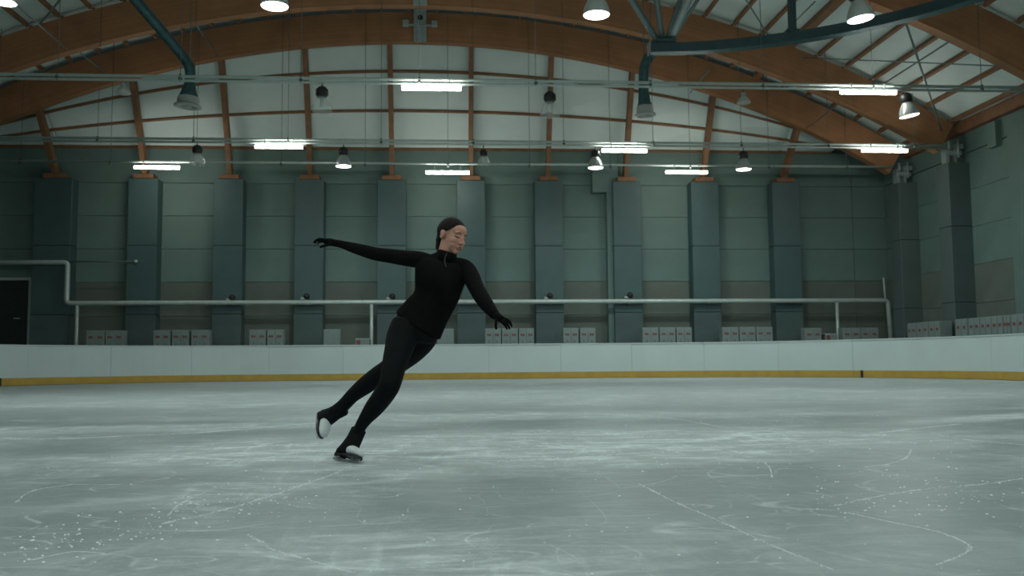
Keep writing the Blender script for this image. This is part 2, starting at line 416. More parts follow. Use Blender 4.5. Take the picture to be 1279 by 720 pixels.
# flat wall boxing between the columns (a service shaft left of the column with its top block)
put('service_shaft', MB().box(at(757, 300, 34.65).to_tuple()[:1] + (34.35, 0.0), (at(766, 300, 34.65).x, 34.75, 7.0), 0.01), M['wallpanel'], wall_end)
put('service_shaft', MB().box((at(738, 210, 34.65).x, 34.35, 7.0), (at(770, 210, 34.65).x, 34.75, 8.6), 0.01), M['wallpanel'], wall_end)

# ------------------------------------------------------------------ columns on the end wall
def clad_column(name, cx, w, y0, y1, top, label, group, cuts=(2.40, 4.92)):
    t = thing(name, label, 'column', (cx, y0, 0), group)
    zs = [0.0] + list(cuts) + [top]
    for i in range(len(zs) - 1):
        put('cladding_panel', MB().box((cx-w/2, y0, zs[i]+0.006), (cx+w/2, y1, zs[i+1]-0.006), 0.012), M['cladbase'] if i == 0 else M['clad'], t)
    return t
ORD = ['first', 'second', 'third', 'fourth', 'fifth', 'sixth', 'seventh', 'eighth', 'ninth', 'tenth']
for ci, x in enumerate(COLS_X):
    w = 1.06 if x > -14 else 1.33
    t = clad_column('wall_column', x, w, 34.15, 34.74, 7.40, 'tall blue-grey clad column on the end wall, %s from the dark door' % ORD[ci], 'columns along the far end wall')
    put('wood_cap', MB().box((x-0.36, 34.12, 7.40), (x+0.36, 34.70, 7.56), 0.01), M['wood'], t)
# side columns carrying the arches
for y, x0, lab in ((ARCH_A, 16.42, 'grey side column under the wooden arch closest to the end wall'), (ARCH_B, 16.40, 'grey side column under the second wooden arch from the end wall'),
                   (ARCH_C, 16.42, 'grey side column under the third wooden arch from the end wall')):
    t = thing('side_column', lab, 'column', (x0+0.4, y, 0), 'side columns under the arches')
    for z0, z1 in ((0, 2.4), (2.4, 4.9), (4.9, 7.02)):
        put('cladding_panel', MB().box((x0, y-0.32, z0+0.005), (W_R-0.02, y+0.45, z1-0.005), 0.015), M['clad_side'], t)
    br = MB(); br.box((x0+0.05, y-0.16, 7.02), (x0+0.16, y+0.16, 7.55)); br.box((x0+0.30, y-0.16, 7.02), (x0+0.40, y+0.16, 7.55)); br.box((x0, y-0.22, 7.28), (x0+0.55, y-0.14, 7.42))
    br.box((x0+0.34, y-0.2, 7.5), (x0+0.62, y+0.2, 7.66)); br.tube([(x0+0.1, y-0.24, 7.45), (x0+0.1, y-0.24, 7.75)], 0.05); br.tube([(x0+0.42, y-0.24, 7.2), (x0+0.42, y-0.24, 7.8)], 0.04)
    put('steel_shoe', br, M['galv'], t)

# ------------------------------------------------------------------ glulam arches
def arch(y, th=0.34, label='', a1=None):
    o = Vector((XC, y, ZC))
    a0, a1 = -TH + 0.012, (a1 or (TH - 0.012)); n = 56
    vs = []; fs = []
    for i in range(n + 1):
        a = a0 + (a1 - a0)*i/n
        for r, dy in ((R_IN, -th/2), (R_IN, th/2), (R_OUT, th/2), (R_OUT, -th/2)): vs.append(vault(a, r, y + dy))
    for i in range(n):
        for k in range(4): fs.append((4*i+k, 4*i+(k+1) % 4, 4*i+4+(k+1) % 4, 4*i+4+k))
    fs += [(0, 1, 2, 3), tuple(4*n+k for k in (3, 2, 1, 0))]
    ob = thing('glulam_arch', label, 'arch', (XC, y, 0), 'laminated timber arches')
    b = put('beam', MB().add(vs, fs), M['glulam'], ob, origin=o)
    return ob
arches = {}
for y, lab in ((ARCH_A, 'long brown timber arch spanning the hall closest to the end wall'), (ARCH_B, 'brown timber arch second from the end wall'),
               (ARCH_C, 'brown timber arch third from the end wall, beyond the curved steel beam'), (ARCH_D, 'brown timber arch fourth from the end wall')):
    arches[y] = arch(y, label=lab)
# steel apex joint covers
for y in (ARCH_A, ARCH_B):
    x = at(525, 30, y).x; ob = arches[y]; z0 = ZC + R_IN - 0.02; yf = y - 0.17
    j = MB(); j.box((x-0.19, yf-0.05, z0), (x+0.19, yf, z0+1.2)); j.box((x-0.22, yf-0.13, z0), (x-0.15, yf, z0+1.2)); j.box((x+0.15, yf-0.13, z0), (x+0.22, yf, z0+1.2))
    jo = put('apex_plate', j, M['galv'], ob)
    if y == ARCH_A:
        put('cross_arm', MB().box((x-0.62, yf-0.16, z0+0.55), (x+0.62, yf-0.10, z0+0.60)).box((x-0.62, yf-0.26, z0+0.52), (x-0.40, yf-0.06, z0+0.72), 0.01).box((x+0.40, yf-0.26, z0+0.52), (x+0.62, yf-0.06, z0+0.72), 0.01), M['galv'], jo)
        put('bolt_hole', MB().lathe([(0.0, 0.0), (0.10, 0.0), (0.10, 0.03), (0.0, 0.03)], (x, yf-0.08, z0+0.88), 12, (0, 1, 0)), M['black'], jo)

# ------------------------------------------------------------------ vaulted roof: sheets and purlins bay by bay
dth = 0.0279
PUR = [0.2729 + dth*m for m in range(-40, 12) if -TH + 0.012 < 0.2729 + dth*m < TH - 0.006]
shell = MB(); nn = 64; vs = []; fs = []
for i in range(nn + 1):
    a = -TH - 0.012 + (2*TH + 0.024)*i/nn
    for y in (Y_BACK, Y_END + 0.25):
        pass
    vs += [vault(a, R_ROOF + 0.05, Y_BACK - 0.2), vault(a, R_ROOF + 0.05, Y_END + 0.2), vault(a, R_ROOF + 0.2, Y_END + 0.2), vault(a, R_ROOF + 0.2, Y_BACK - 0.2)]
for i in range(nn):
    for k in range(4): fs.append((4*i+k, 4*i+(k+1) % 4, 4*i+4+(k+1) % 4, 4*i+4+k))
fs += [(0, 1, 2, 3), tuple(4*nn+k for k in (3, 2, 1, 0))]
ceiling = struct(put('ceiling', shell.add(vs, fs), M['roof'], origin=(XC, 0, ZC)), 'vaulted pale roof of sheets laid on timber purlins')
spans = [(ARCH_B, ARCH_A), (ARCH_C, ARCH_B), (ARCH_D, ARCH_C), (10.4, ARCH_D)]
for y0, y1 in spans:
    L_ = y1 - y0; w = dth*R_ROOF
    sheet = MB().box((-w/2+0.012, 0.02, 0.0), (w/2-0.012, L_-0.02, 0.05), 0.008).mesh('roof_sheet'); sheet.materials.append(M['roof'])
    pur = MB().box((-0.045, 0.17, -0.17), (0.045, L_-0.17, 0.0)).mesh('purlin'); pur.materials.append(M['wood'])
    for i, a in enumerate(PUR):
        if a + dth < TH: use('roof_sheet', sheet, ceiling, vault(a + dth/2, R_ROOF, y0), (0, a + dth/2, 0))
        use('purlin', pur, ceiling, vault(a, R_ROOF, y0), (0, a, 0), (2.6, 1, 1.5) if abs(abs(a) - 0.3566) < 0.012 else (1, 1, 1))
# eave beams under the roof edge
for s_, xw in ((1, W_R), (-1, W_L)):
    struct(put('trim_%d' % (1 if s_ > 0 else 2), MB().box((xw - s_*0.30, 6.0, 8.02), (xw - s_*0.02, ARCH_A + 0.3, 8.40), 0.01), M['wood']), 'timber eave beam along the top of the side wall')

# sloping end roof between the end wall and the first arch
Y_E0, Z_E0 = 34.72, 8.72
def hip(x, t):
    a = math.asin(max(-0.999, min(0.999, (x - XC) / (R_IN + 0.6))))
    p1 = vault(a, R_IN + 0.6, ARCH_A + 0.2); p0 = Vector((x, Y_E0, min(Z_E0, p1.z)))
    return p0.lerp(p1, t)
_s = math.sqrt((R_IN + 0.6)**2 - (Z_E0 - ZC)**2); X_H0, X_H1 = XC - _s, XC + _s     # where the end roof runs out against the arch
hipr = MB(); nx, nt_ = 40, 4; vs = []; fs = []
for i in range(nx + 1):
    x = X_H0 + (X_H1 - X_H0)*i/nx
    for off in (0.0, 0.15):
        for k in range(nt_ + 1):
            p = hip(x, k/nt_); vs.append((p.x, p.y + off, p.z + off))
m_ = nt_ + 1
for i in range(nx):
    for k in range(nt_):
        a = i*2*m_ + k; b = a + 2*m_; fs.append((a, a+1, b+1, b)); fs.append((a+m_, b+m_, b+m_+1, a+m_+1))
hip_o = struct(put('ceiling', hipr.add(vs, fs), M['roof']), 'pale sloping roof sheets between the end wall and the first arch')
xs_h = [X_H0] + COLS_X + [X_H1]
TS = [0.0, 0.33, 0.66, 0.985]
def tsplit(x): return TS
# visible sheets between the rafters
for a, b in zip(xs_h[:-1], xs_h[1:]):
    for t0, t1 in zip(TS[:-1], TS[1:]):
        mb = MB(); q = []
        xa, xb = a + 0.06, b - 0.06
        for dz in (0.05, 0.0):
            for x, t in ((xa, t0 + 0.012), (xb, t0 + 0.012), (xb, t1 - 0.012), (xa, t1 - 0.012)):
                p = hip(x, t); q.append((p.x, p.y - dz*1.0, p.z - dz*0.6))
        if abs(q[2][2] - q[1][2]) + abs(q[3][2] - q[0][2]) < 0.15: continue
        put('roof_sheet', mb.hexa(q), M['roof'], hip_o)
# cross battens following the sheets
for t in (0.0, 0.33, 0.66, 0.95):
    for a, b in zip(xs_h[:-1], xs_h[1:]):
        pts = [hip(a + (b - a)*k/4, t) for k in range(5)]
        if True:
            mb = MB()
            for p, q in zip(pts[:-1], pts[1:]): mb.bar(p + Vector((0, -0.09, -0.045)), q + Vector((0, -0.09, -0.045)), 0.07, 0.09, (0, -0.8, 0.6))
            put('batten', mb, M['wood'], hip_o)
# rafters from the column caps up to the arch
for x in COLS_X:
    a = math.asin((x - XC) / (R_IN + 0.2)); top = vault(a, R_IN + 0.25, ARCH_A + 0.22)
    put('rafter', MB().bar((x, 34.40, 7.56), top, 0.17, 0.32, (0, -1, 0)), M['wood'], hip_o)

# ------------------------------------------------------------------ lighting rails with fluorescent tubes
def light_rail(y, z, x0, x1, label, double, hang):
    t = thing('light_rail', label, 'pipe', ((x0+x1)/2, y, z), 'light rails across the hall')
    put('rail_pipe', MB().tube([(x0, y, z), (x1, y, z)], 0.042), M['pipe'], t)
    if double:
        put('rail_pipe', MB().tube([(x0, y, z-0.10), (x1, y, z-0.10)], 0.034), M['pipe'], t)
    for x in hang:
        top = ZC + math.sqrt(R_ROOF**2 - (x - XC)**2) - 0.02
        put('hanger_wire', MB().tube([(x, y+0.02, z), (x, y+0.02, top)], 0.009, 5), M['wire'], t)
        put('clamp', MB().lathe([(0.0, -0.125), (0.03, -0.125), (0.052, -0.05), (0.03, 0.06), (0.0, 0.06)], (x, y, z), 8), M['wire'], t)
    return t
ZR = 7.58
xs = [-17.5, -14.6, -11.6, -8.7, -5.8, -2.9, 0.0, 2.9, 5.8, 8.7, 11.6, 14.5]
light_rail(ARCH_A - 0.35, ZR, -18.9, 16.2, 'thin grey light rail crossing the hall under the arch closest to the end wall', False, xs)
light_rail(ARCH_B - 0.30, ZR, -18.9, 16.4, 'grey light rail crossing the hall under the second timber arch', True, [x + 0.8 for x in xs])
light_rail(ARCH_C - 0.30, ZR, -18.9, 17.0, 'double grey light rail crossing the hall under the third timber arch', True, [x - 0.7 for x in xs])
light_rail(ARCH_D - 0.30, ZR + 0.16, -18.9, 17.0, 'grey light rail holding the large lamps above the middle of the ice', True, [-10, -5, 0, 5, 10])

def tube_light(xa, xb, py, y, label):
    y = y - 0.12
    a, b = at(xa, py, y), at(xb, py, y); z = (a.z + b.z)/2; cx = (a.x + b.x)/2; L_ = (b.x - a.x)
    t = thing('fluorescent_light', label, 'light', (cx, y, z), 'fluorescent lights on the rails')
    put('housing', MB().box((cx-L_/2-0.03, y-0.02, z+0.045), (cx+L_/2+0.03, y+0.02, z+0.09), 0.006), M['galv'], t)
    put('lit_tube', MB().tube([(cx-L_/2, y, z), (cx+L_/2, y, z)], 0.05, 12), M['tube_lit'], t)
    for s_ in (-1, 1): put('bracket', MB().box((cx+s_*L_*0.3-0.015, y-0.02, z+0.09), (cx+s_*L_*0.3+0.015, y+0.02, ZR+0.02)).box((cx+s_*L_*0.3-0.015, y+0.02, ZR-0.02), (cx+s_*L_*0.3+0.015, y+0.0675, ZR+0.02)), M['galv'], t)
for xa, xb, py, y, lab in (
    (502, 576, 110.5, ARCH_C - 0.30, 'lit fluorescent tube on the double rail before the middle of the end wall'),
    (1050, 1119, 115.5, ARCH_C - 0.30, 'lit fluorescent tube on the double rail near the right side wall'),
    (319, 378, 183.5, ARCH_B - 0.30, 'lit fluorescent tube on the second rail from the end wall, left of the lone skater'),
    (752, 808, 188.5, ARCH_B - 0.30, 'lit fluorescent tube on the second rail from the end wall, beside a lit bell lamp'),
    (1077, 1133, 188.5, ARCH_B - 0.30, 'lit fluorescent tube at the end of the second rail by the side column'),
    (168, 224, 209.5, ARCH_A - 0.35, 'lit fluorescent tube on the thin rail above the second wall column'),
    (532, 586, 215.8, ARCH_A - 0.35, 'lit fluorescent tube on the thin rail between two wall columns behind the skater'),
    (832, 883, 215.5, ARCH_A - 0.35, 'lit fluorescent tube on the thin rail beside the column next to a lit lamp')):
    tube_light(xa, xb, py, y, lab)

# ------------------------------------------------------------------ bell lamps
def bell_lamp(name, loc, lit, label, group, rail_z, s=1.0, tilt=(0, 0), power=1.0):
    x, y, z = loc                                 # centre of the open face
    t = thing(name, label, 'lamp', loc, group)
    prof = [(0.245, 0.0), (0.25, 0.012), (0.235, 0.10), (0.19, 0.22), (0.13, 0.32), (0.10, 0.37)]
    inner = [(r*0.94, h+0.008) for r, h in reversed(prof)]
    lx = Vector((math.sin(tilt[0]), math.sin(tilt[1]), 1)).normalized()
    put('bell', MB().lathe([(r*s, h*s) for r, h in prof + inner + prof[:1]], loc, 24, lx), M['reflector'] if lit else M['glass'], t)
    put('lamp_face', MB().lathe([(0.0, -0.004), (0.233*s, -0.004), (0.233*s, 0.012*s), (0.0, 0.02*s)] if lit else [(0.0, 0.10*s), (0.055*s, 0.12*s), (0.06*s, 0.22*s), (0.04*s, 0.30*s), (0.0, 0.31*s)], loc, 24, lx), M['bulb'] if lit else M['dim'], t)
    put('ballast_housing', MB().lathe([(0.0, 0.35*s), (0.11*s, 0.35*s), (0.155*s, 0.40*s), (0.15*s, 0.54*s), (0.08*s, 0.61*s), (0.0, 0.61*s)], loc, 16, lx), M['black'], t)
    tp = Vector(loc) + lx*0.60*s
    put('suspension', MB().tube([tp, (tp.x, tp.y, max(rail_z, tp.z + 0.02))], 0.018, 6), M['wire'], t)
    if lit:
        ld = bpy.data.lights.new('lamp_light', 'AREA'); ld.shape = 'DISK'; ld.size = 0.42*s; ld.energy = LAMP_W*power; ld.color = LAMP_COL
        lo = bpy.data.objects.new('lamp_light', ld); COL.objects.link(lo); lo.parent = t; lo.location = (0, 0, -0.03)
    return t
G = 'bell lamps hanging over the ice'
for px, py, y, lit, lab, tl in (
    (2, 2, ARCH_D, True, 'large lit bell lamp hung over the ice, outermost before the left roof purlins', (0.1, 0)),
    (343, 8, ARCH_D, True, 'large lit bell lamp hung close to the slanting left air duct', (0, 0)),
    (745, 19, ARCH_D, True, 'large lit bell lamp hung between the apex plate and the steel tube cluster', (0, 0)),
    (1075, 24, ARCH_D, True, 'large lit bell lamp hung in front of the curved dark steel beam', (-0.12, 0)),
    (402, 139, ARCH_C, False, 'unlit clear bell lamp under the double rail beside the lit large lamp', (0, 0)),
    (687, 145, ARCH_C, False, 'unlit clear bell lamp under the double rail left of the right air nozzle', (0, 0)),
    (1136, 145, ARCH_C, True, 'tilted lit bell lamp under the double rail by the crossed roof rods', (-0.18, 0)),
    (246, 206, ARCH_B, False, 'unlit clear bell lamp under the second rail, beside the tube left of the skater', (0, 0)),
    (429, 208, ARCH_B, True, 'lit bell lamp under the second rail above the outstretched arm', (0, 0)),
    (604, 206, ARCH_B, False, 'small unlit clear bell lamp under the second rail above the head of the skater', (0, 0)),
    (744, 210, ARCH_B, True, 'lit bell lamp at the end of a fluorescent tube on the second rail', (0, 0)),
    (929, 212, ARCH_B, True, 'lit bell lamp under the second rail between the last two wall columns', (0, 0))):
    yy = y - 0.30
    bell_lamp('bell_lamp', at(px, py, yy), lit, lab, G, ZR - 0.14, 1.0 if px != 604 else 0.8, tl, LAMP_FAR)
for px, py, lab in ((154, 117, 'small pale lamp fixed under the double rail near the left air duct'), (929, 129, 'small pale lamp fixed under the double rail beside the right timber arch end')):
    p = at(px, py, ARCH_C - 0.30)
    t = thing('small_lamp', lab, 'lamp', p, 'small lamps under the double rail')
    put('shade', MB().lathe([(0.0, 0.0), (0.17, 0.0), (0.175, 0.02), (0.13, 0.10), (0.07, 0.16), (0.0, 0.16)], p, 18), M['nozzle'], t)
    put('lamp_neck', MB().lathe([(0.0, 0.15), (0.06, 0.15), (0.06, 0.27), (0.0, 0.27)], p, 12), M['galv'], t)
    put('mount_stem', MB().tube([(p.x, p.y, p.z+0.26), (p.x, p.y, ZR-0.136)], 0.02, 6), M['wire'], t)
# unseen lamp rows above and behind the camera, added to light the hall
for y in (10.3, 4.2, -2.0, -8.2, -14.4, -20.6, -26.8):
    for x in (-7.9, -3.2, 2.6, 7.6, 12.4):
        bell_lamp('bell_lamp', Vector((x, y, 6.95)), True, 'lit bell lamp in the unseen rows over the near part of the ice', 'bell lamps over the near part of the ice', ZC + math.sqrt(R_ROOF**2 - (x - XC)**2) - 0.1)

for k, y in enumerate((10.0, 3.9, -2.3, -8.5, -14.7, -20.9)):  # unseen tube rows too, put in for the light they give
    for x in (-9.0, 0.2, 9.2):
        t = thing('fluorescent_light', 'lit fluorescent tube in the unseen rows over the near part of the ice', 'light', (x, y, 7.40), 'fluorescent lights over the near part of the ice')
        put('lit_tube', MB().tube([(x-0.65, y, 7.40), (x+0.65, y, 7.40)], 0.05, 10), M['tube_lit'], t)
        put('hanger', MB().tube([(x, y, 7.44), (x, y, ZC + math.sqrt(R_ROOF**2 - (x - XC)**2))], 0.012, 6), M['wire'], t)

# ------------------------------------------------------------------ air ducts with jet nozzles
def px_path(pts): return [at(a, b, d) for a, b, d in pts]
def smooth(pts, k=6):
    P = [Vector(p) for p in pts]; out = []
    for i in range(len(P) - 1):
        p0, p1, p2, p3 = P[max(i-1, 0)], P[i], P[i+1], P[min(i+2, len(P)-1)]
        for j in range(k):
            t = j/k; out.append(0.5*((2*p1) + (p2-p0)*t + (2*p0-5*p1+4*p2-p3)*t*t + (3*p1-p0-3*p2+p3)*t**3))
    return out + [P[-1]]
def corrugated(pts, r, n=14):
    pts = smooth(pts, 10); mb = MB()
    return mb.tube(pts, [r*(1.0 + 0.05*(i % 2)) for i in range(len(pts))], n)
DD = 24.6
for name, path, lab, tilt in (
    ('air_duct', [(118, -60, DD-1.6), (165, -5, DD-0.9), (205, 42, DD-0.3), (228, 70, DD), (237, 86, DD), (237, 104, DD)], 'dark slanting air duct with a pale jet nozzle, on the left of the hall', (0.06, 0, 1)),
    ('air_duct', [(824, 52, DD-0.1), (813, 68, DD), (806, 80, DD), (804, 92, DD), (804, 116, DD)], 'short dark air duct with a pale jet nozzle under the curved steel beam', (-0.05, 0, 1))):
    P = px_path(path); e = P[-1]; t = thing(name, lab, 'duct', e, 'air ducts with jet nozzles')
    put('duct_hose', corrugated(P, 0.135), M['duct'], t)
    big = 1.0 if path[0][0] < 300 else 0.82
    put('nozzle_cone', MB().lathe([(0.14, 0.02), (0.15, -0.05), (0.21*big, -0.26), (0.265*big, -0.40), (0.25*big, -0.42)], e, 20, tilt), M['duct'], t)
    put('nozzle_ring', MB().lathe([(0.27*big, -0.38), (0.285*big, -0.44), (0.285*big, -0.56), (0.25*big, -0.60), (0.18*big, -0.56), (0.17*big, -0.44)], e, 24, tilt), M['nozzle'], t)
    put('nozzle_flange', MB().lathe([(0.27*big, -0.58), (0.36*big, -0.61), (0.36*big, -0.645), (0.24*big, -0.67), (0.20*big, -0.60)], e, 24, tilt), M['nozzle'], t)
    put('nozzle_core', MB().lathe([(0.0, -0.50), (0.10, -0.54), (0.13, -0.62), (0.07, -0.68), (0.0, -0.69)], e, 16, tilt), M['nozzle'], t)
    put('suspension_rod', MB().tube([P[-2], (P[-2].x + 0.02, P[-2].y, ZC + math.sqrt(R_ROOF**2 - (P[-2].x - XC)**2) - 0.1)], 0.014, 6), M['wire'], t)

# ------------------------------------------------------------------ curved steel beam with posts and tube cluster
def at_z(px, py, z):
    c = AX @ np.array([(px - 639.5) / FPX, -(py - 360.0) / FPX, 1.0]); c = c*((z - CAM_H)/c[2]); return Vector((c[0], c[1], z))
ZB = at(815, 60, 24.2).z
cl = smooth([at_z(px, py, ZB) for px, py in ((811, 60), (870, 58.5), (930, 53.5), (990, 46), (1042, 37.5), (1093, 27), (1152, 12.5), (1205, -3), (1262, -22), (1320, -44))], 4)
beam_t = thing('steel_beam', 'dark curved steel beam hung below the roof on the right', 'beam', cl[0])
vs = []; fs = []
for i, p in enumerate(cl):
    tg = (cl[min(i+1, len(cl)-1)] - cl[max(i-1, 0)]).normalized(); sd = Vector((tg.y, -tg.x, 0)).normalized()
    for w, zz in ((-0.09, -0.13), (0.09, -0.13), (0.09, 0.12), (-0.09, 0.12)): vs.append(p + sd*w + Vector((0, 0, zz)))
for i in range(len(cl) - 1):
    for k in range(4): fs.append((4*i+k, 4*i+(k+1) % 4, 4*i+4+(k+1) % 4, 4*i+4+k))
fs += [(0, 1, 2, 3), tuple(4*(len(cl)-1)+k for k in (3, 2, 1, 0))]
put('web', MB().add(vs, fs), M['steel'], beam_t)
vs = []
for i, p in enumerate(cl):
    tg = (cl[min(i+1, len(cl)-1)] - cl[max(i-1, 0)]).normalized(); sd = Vector((tg.y, -tg.x, 0)).normalized()
    for w, zz in ((-0.15, -0.165), (0.15, -0.165), (0.15, -0.135), (-0.15, -0.135)): vs.append(p + sd*w + Vector((0, 0, zz)))
put('flange', MB().add(vs, fs), M['duct'], beam_t)
put('end_plate', MB().box((cl[0].x-0.03, cl[0].y-0.16, ZB-0.18), (cl[0].x+0.0, cl[0].y+0.16, ZB+0.14)), M['galv'], beam_t)
hub = at(831, 50, 24.1)
put('hub_plate', MB().box((hub.x-0.27, hub.y-0.16, ZB+0.12), (hub.x+0.27, hub.y+0.2, ZB+0.20), 0.01).box((hub.x-0.22, hub.y-0.14, ZB+0.22), (hub.x+0.24, hub.y+0.18, ZB+0.27), 0.01), M['steel'], beam_t)
for (x0, x1, y1, r, dd) in ((820, 789, 0, 0.085, -0.3), (827, 820, 0, 0.085, 0.6), (833, 850, 0, 0.07, 0.9), (838, 860, 0, 0.12, -0.2), (840, 874, -4, 0.05, 0.4)):
    a = at(x0, 49, 24.1 + 0.05*dd); b = at(x1, y1, 24.1 + 0.3*dd); d_ = (b - a)
    k = 1.0
    while True:
        q = a + d_*k
        if q.z >= ZC + math.sqrt(R_ROOF**2 - (q.x - XC)**2) - 0.05 or k > 6: break
        k += 0.05
    put('fan_tube', MB().tube([a, a + d_*k], r, 12), M['tube'] if r < 0.1 else M['galv'], beam_t)
for px in (991, 1190):
    q = min(cl, key=lambda p: abs(at(px, 45, p.y).x - p.x))
    put('hanger_post', MB().box((q.x-0.085, q.y-0.085, ZB+0.12), (q.x+0.085, q.y+0.085, ZC + math.sqrt(R_ROOF**2 - (q.x - XC)**2) - 0.05)).box((q.x-0.16, q.y-0.12, ZB+0.12), (q.x+0.16, q.y+0.12, ZB+0.18)), M['steel'], beam_t)

# ------------------------------------------------------------------ roof bracing rods
def rod(p, q, r, lab):
    o = put('bracing_rod', MB().tube([p, q], r, 7), M['tube'], origin=p)
    return tag(o, lab, 'rod', 'roof bracing rods')
rod(at(1131, 27, ARCH_C+0.2), at(1176, 163, ARCH_B-0.2), 0.030, 'steel bracing rod crossing the roof purlins down to the side column head')
rod(at(1100, 107, ARCH_B-0.2), at(1192, 48, ARCH_C+0.2), 0.026, 'steel bracing rod running up from the second arch to the third')
rod(at(1003, 72, ARCH_B-0.2), at(1258, 83, ARCH_C+0.2), 0.018, 'thin level bracing rod between the second and third arches')
rod(at(84, 62, ARCH_B-0.3), at(10, -3, ARCH_C), 0.022, 'thin rod slanting across the left end of the second arch')
rod(at(50, 30, ARCH_B-0.2), at(80, -6, ARCH_C+0.4), 0.03, 'steel bracing rod between purlins at the left of the roof')
rod(at(928, -6, ARCH_C+0.6), at(962, 48, ARCH_B-0.2), 0.022, 'steel bracing rod above the curved steel beam')
rod(at(1018, 2, ARCH_C+0.5), at(972, 48, ARCH_B-0.3), 0.022, 'steel rod beside the post of the curved steel beam')
for (a, b, c, d), lab in zip(((246, 33, 272, 70), (100, 66, 132, 92), (886, 88, 862, 116), (1045, 132, 1008, 160)),
    ('knee rod from the second arch to the third rafter', 'knee rod from the second arch at the far left', 'knee rod from the second arch near the right nozzle', 'knee rod from the second arch near the side columns')):
    rod(at(a, b, ARCH_B+0.24), at(c, d, ARCH_A-0.2), 0.02, lab)

# ------------------------------------------------------------------ big grey pipe along the end wall
YP = 33.92
zp = 2.80; zl = at(40, 328, YP).z
pt = thing('wall_pipe', 'long grey pipe running along the end wall with a step up by the door', 'pipe', (0, YP, zp))
xl = at(84, 350, YP).x; xr = at(1109, 372, YP).x
def rounded(pts, r=0.16, k=5):
    """polyline with quarter-round elbows"""
    Q = [Vector(p) for p in pts]; out = [Q[0]]
    for a, b, c in zip(Q[:-2], Q[1:-1], Q[2:]):
        u = b + (a - b).normalized()*r; v = b + (c - b).normalized()*r
        for m_ in range(k + 1): t = m_/k; out.append(u*(1-t)**2 + b*2*t*(1-t) + v*t*t)
    return out + [Q[-1]]
put('main_run', MB().tube(rounded([(W_L+0.1, YP, zl), (xl, YP, zl), (xl, YP, zp), (xr, YP, zp), (xr+0.10, YP, 0.0)]), 0.088, 12), M['pipe'], pt)
for px in (96, 464, 1046):
    x = at(px, 400, YP).x
    put('drop_pipe', MB().tube([(x, YP, zp), (x, YP, 0.0)], 0.062, 10), M['pipe'], pt)
put('vent_pipe', MB().tube([(xr-0.1, YP, zp), (xr-0.14, YP, at(1110, 347, YP).z)], 0.04, 8), M['pipe'], pt)
a, b = at(88, 327, 34.1), at(170, 326, 34.1)
put('conduit', MB().tube([(a.x, 34.1, a.z), (b.x, 34.1, a.z)], 0.022, 6), M['wire'], pt)
put('conduit_head', MB().lathe([(0, -0.06), (0.06, -0.05), (0.06, 0.05), (0, 0.06)], (b.x, 34.08, a.z), 10), M['frame'], pt)
for x in COLS_X[1:]: put('pipe_clamp', MB().box((x-0.05, YP-0.02, zp-0.11), (x+0.05, 34.16, zp+0.11)), M['wire'], pt)

# small spot fittings above the pipe
for px, py, w_ in ((290, 372, 'third'), (383, 370.5, 'fourth'), (490, 370.5, 'fifth'), (687, 370, 'seventh'), (787, 369, 'eighth')):
    p = at(px, py, 34.0)
    t = thing('spot_fitting', 'small round black fitting above the pipe on the %s wall column' % w_, 'fixture', p, 'small fittings above the wall pipe')
    put('globe', MB().lathe([(0.0, -0.11), (0.07, -0.09), (0.11, -0.02), (0.105, 0.05), (0.06, 0.10), (0.0, 0.115)], p, 14), M['black'], t)
    put('bracket', MB().bar((p.x-0.18, 34.02, p.z-0.08), (p.x, 34.02, p.z-0.08), 0.05, 0.06).box((p.x-0.21, 33.97, p.z-0.11), (p.x-0.13, 34.06, p.z-0.03)), M['frame'], t)
    put('wall_plate', MB().box((p.x-0.1, 34.0, p.z-0.13), (p.x+0.1, 34.15, p.z-0.09)), M['black'], t)

# ------------------------------------------------------------------ lockers behind the boards
YL = 33.1; ZL = 1.79
def locker(x0, x1, label, group, marks=2, top=ZL, y0=YL, y1=YL+0.42):
    t = thing('locker', label, 'locker', ((x0+x1)/2, y0, 0), group)
    put('body', MB().box((x0, y0+0.02, 0.0), (x1, y1, top), 0.008), M['locker'], t)
    nd = max(1, marks)
    for i in range(nd):
        a = x0 + (x1-x0)*i/nd; b = x0 + (x1-x0)*(i+1)/nd
        d = put('locker_door', MB().box((a+0.008, y0, 0.06), (b-0.008, y0+0.018, top-0.02), 0.004), M['locker'], t)
        if marks:
            m_ = (a+b)/2
            put('red_label', MB().box((m_-0.07, y0-0.006, top-0.28), (m_-0.012, y0, top-0.195)).box((m_+0.006, y0-0.006, top-0.28), (m_+0.07, y0, top-0.20)), M['red'], d)
            put('vent_slot', MB().box((m_-0.02, y0-0.004, top-0.52), (m_+0.02, y0, top-0.46)), M['wire'], d)
    return t
LG = 'lockers lined up behind the far boards'
banks = (((107.5, 130.5), 'beside the drop pipe by the dark door'), ((131.5, 154), 'touching the second wall column'),
    ((191.4, 212.6), 'beside the second wall column'), ((214.5, 236), 'midway between second and third wall columns'), ((238.5, 261), 'touching the third wall column'),
    ((311.3, 332), 'just past the third wall column'), ((333.4, 354), 'just before the fourth wall column'),
    ((606, 625.8), 'just past the sixth wall column'), ((627, 647), 'midway between sixth and seventh wall columns'), ((648, 667), 'touching the seventh wall column'),
    ((703.4, 723), 'just past the seventh wall column'), ((724.5, 744), 'beside the narrow service shaft'),
    ((802.6, 823), 'touching the eighth wall column'), ((824, 844), 'midway between eighth and ninth wall columns'), ((845, 864.5), 'just before the ninth wall column'),
    ((902.5, 923), 'just past the ninth wall column'), ((924, 944), 'midway between ninth and tenth wall columns'), ((945, 965.4), 'touching the tenth wall column'))
for (a, b), where in banks: locker(at(a, 420, YL).x, at(b, 420, YL).x, 'pale grey locker with red labels ' + where, LG)
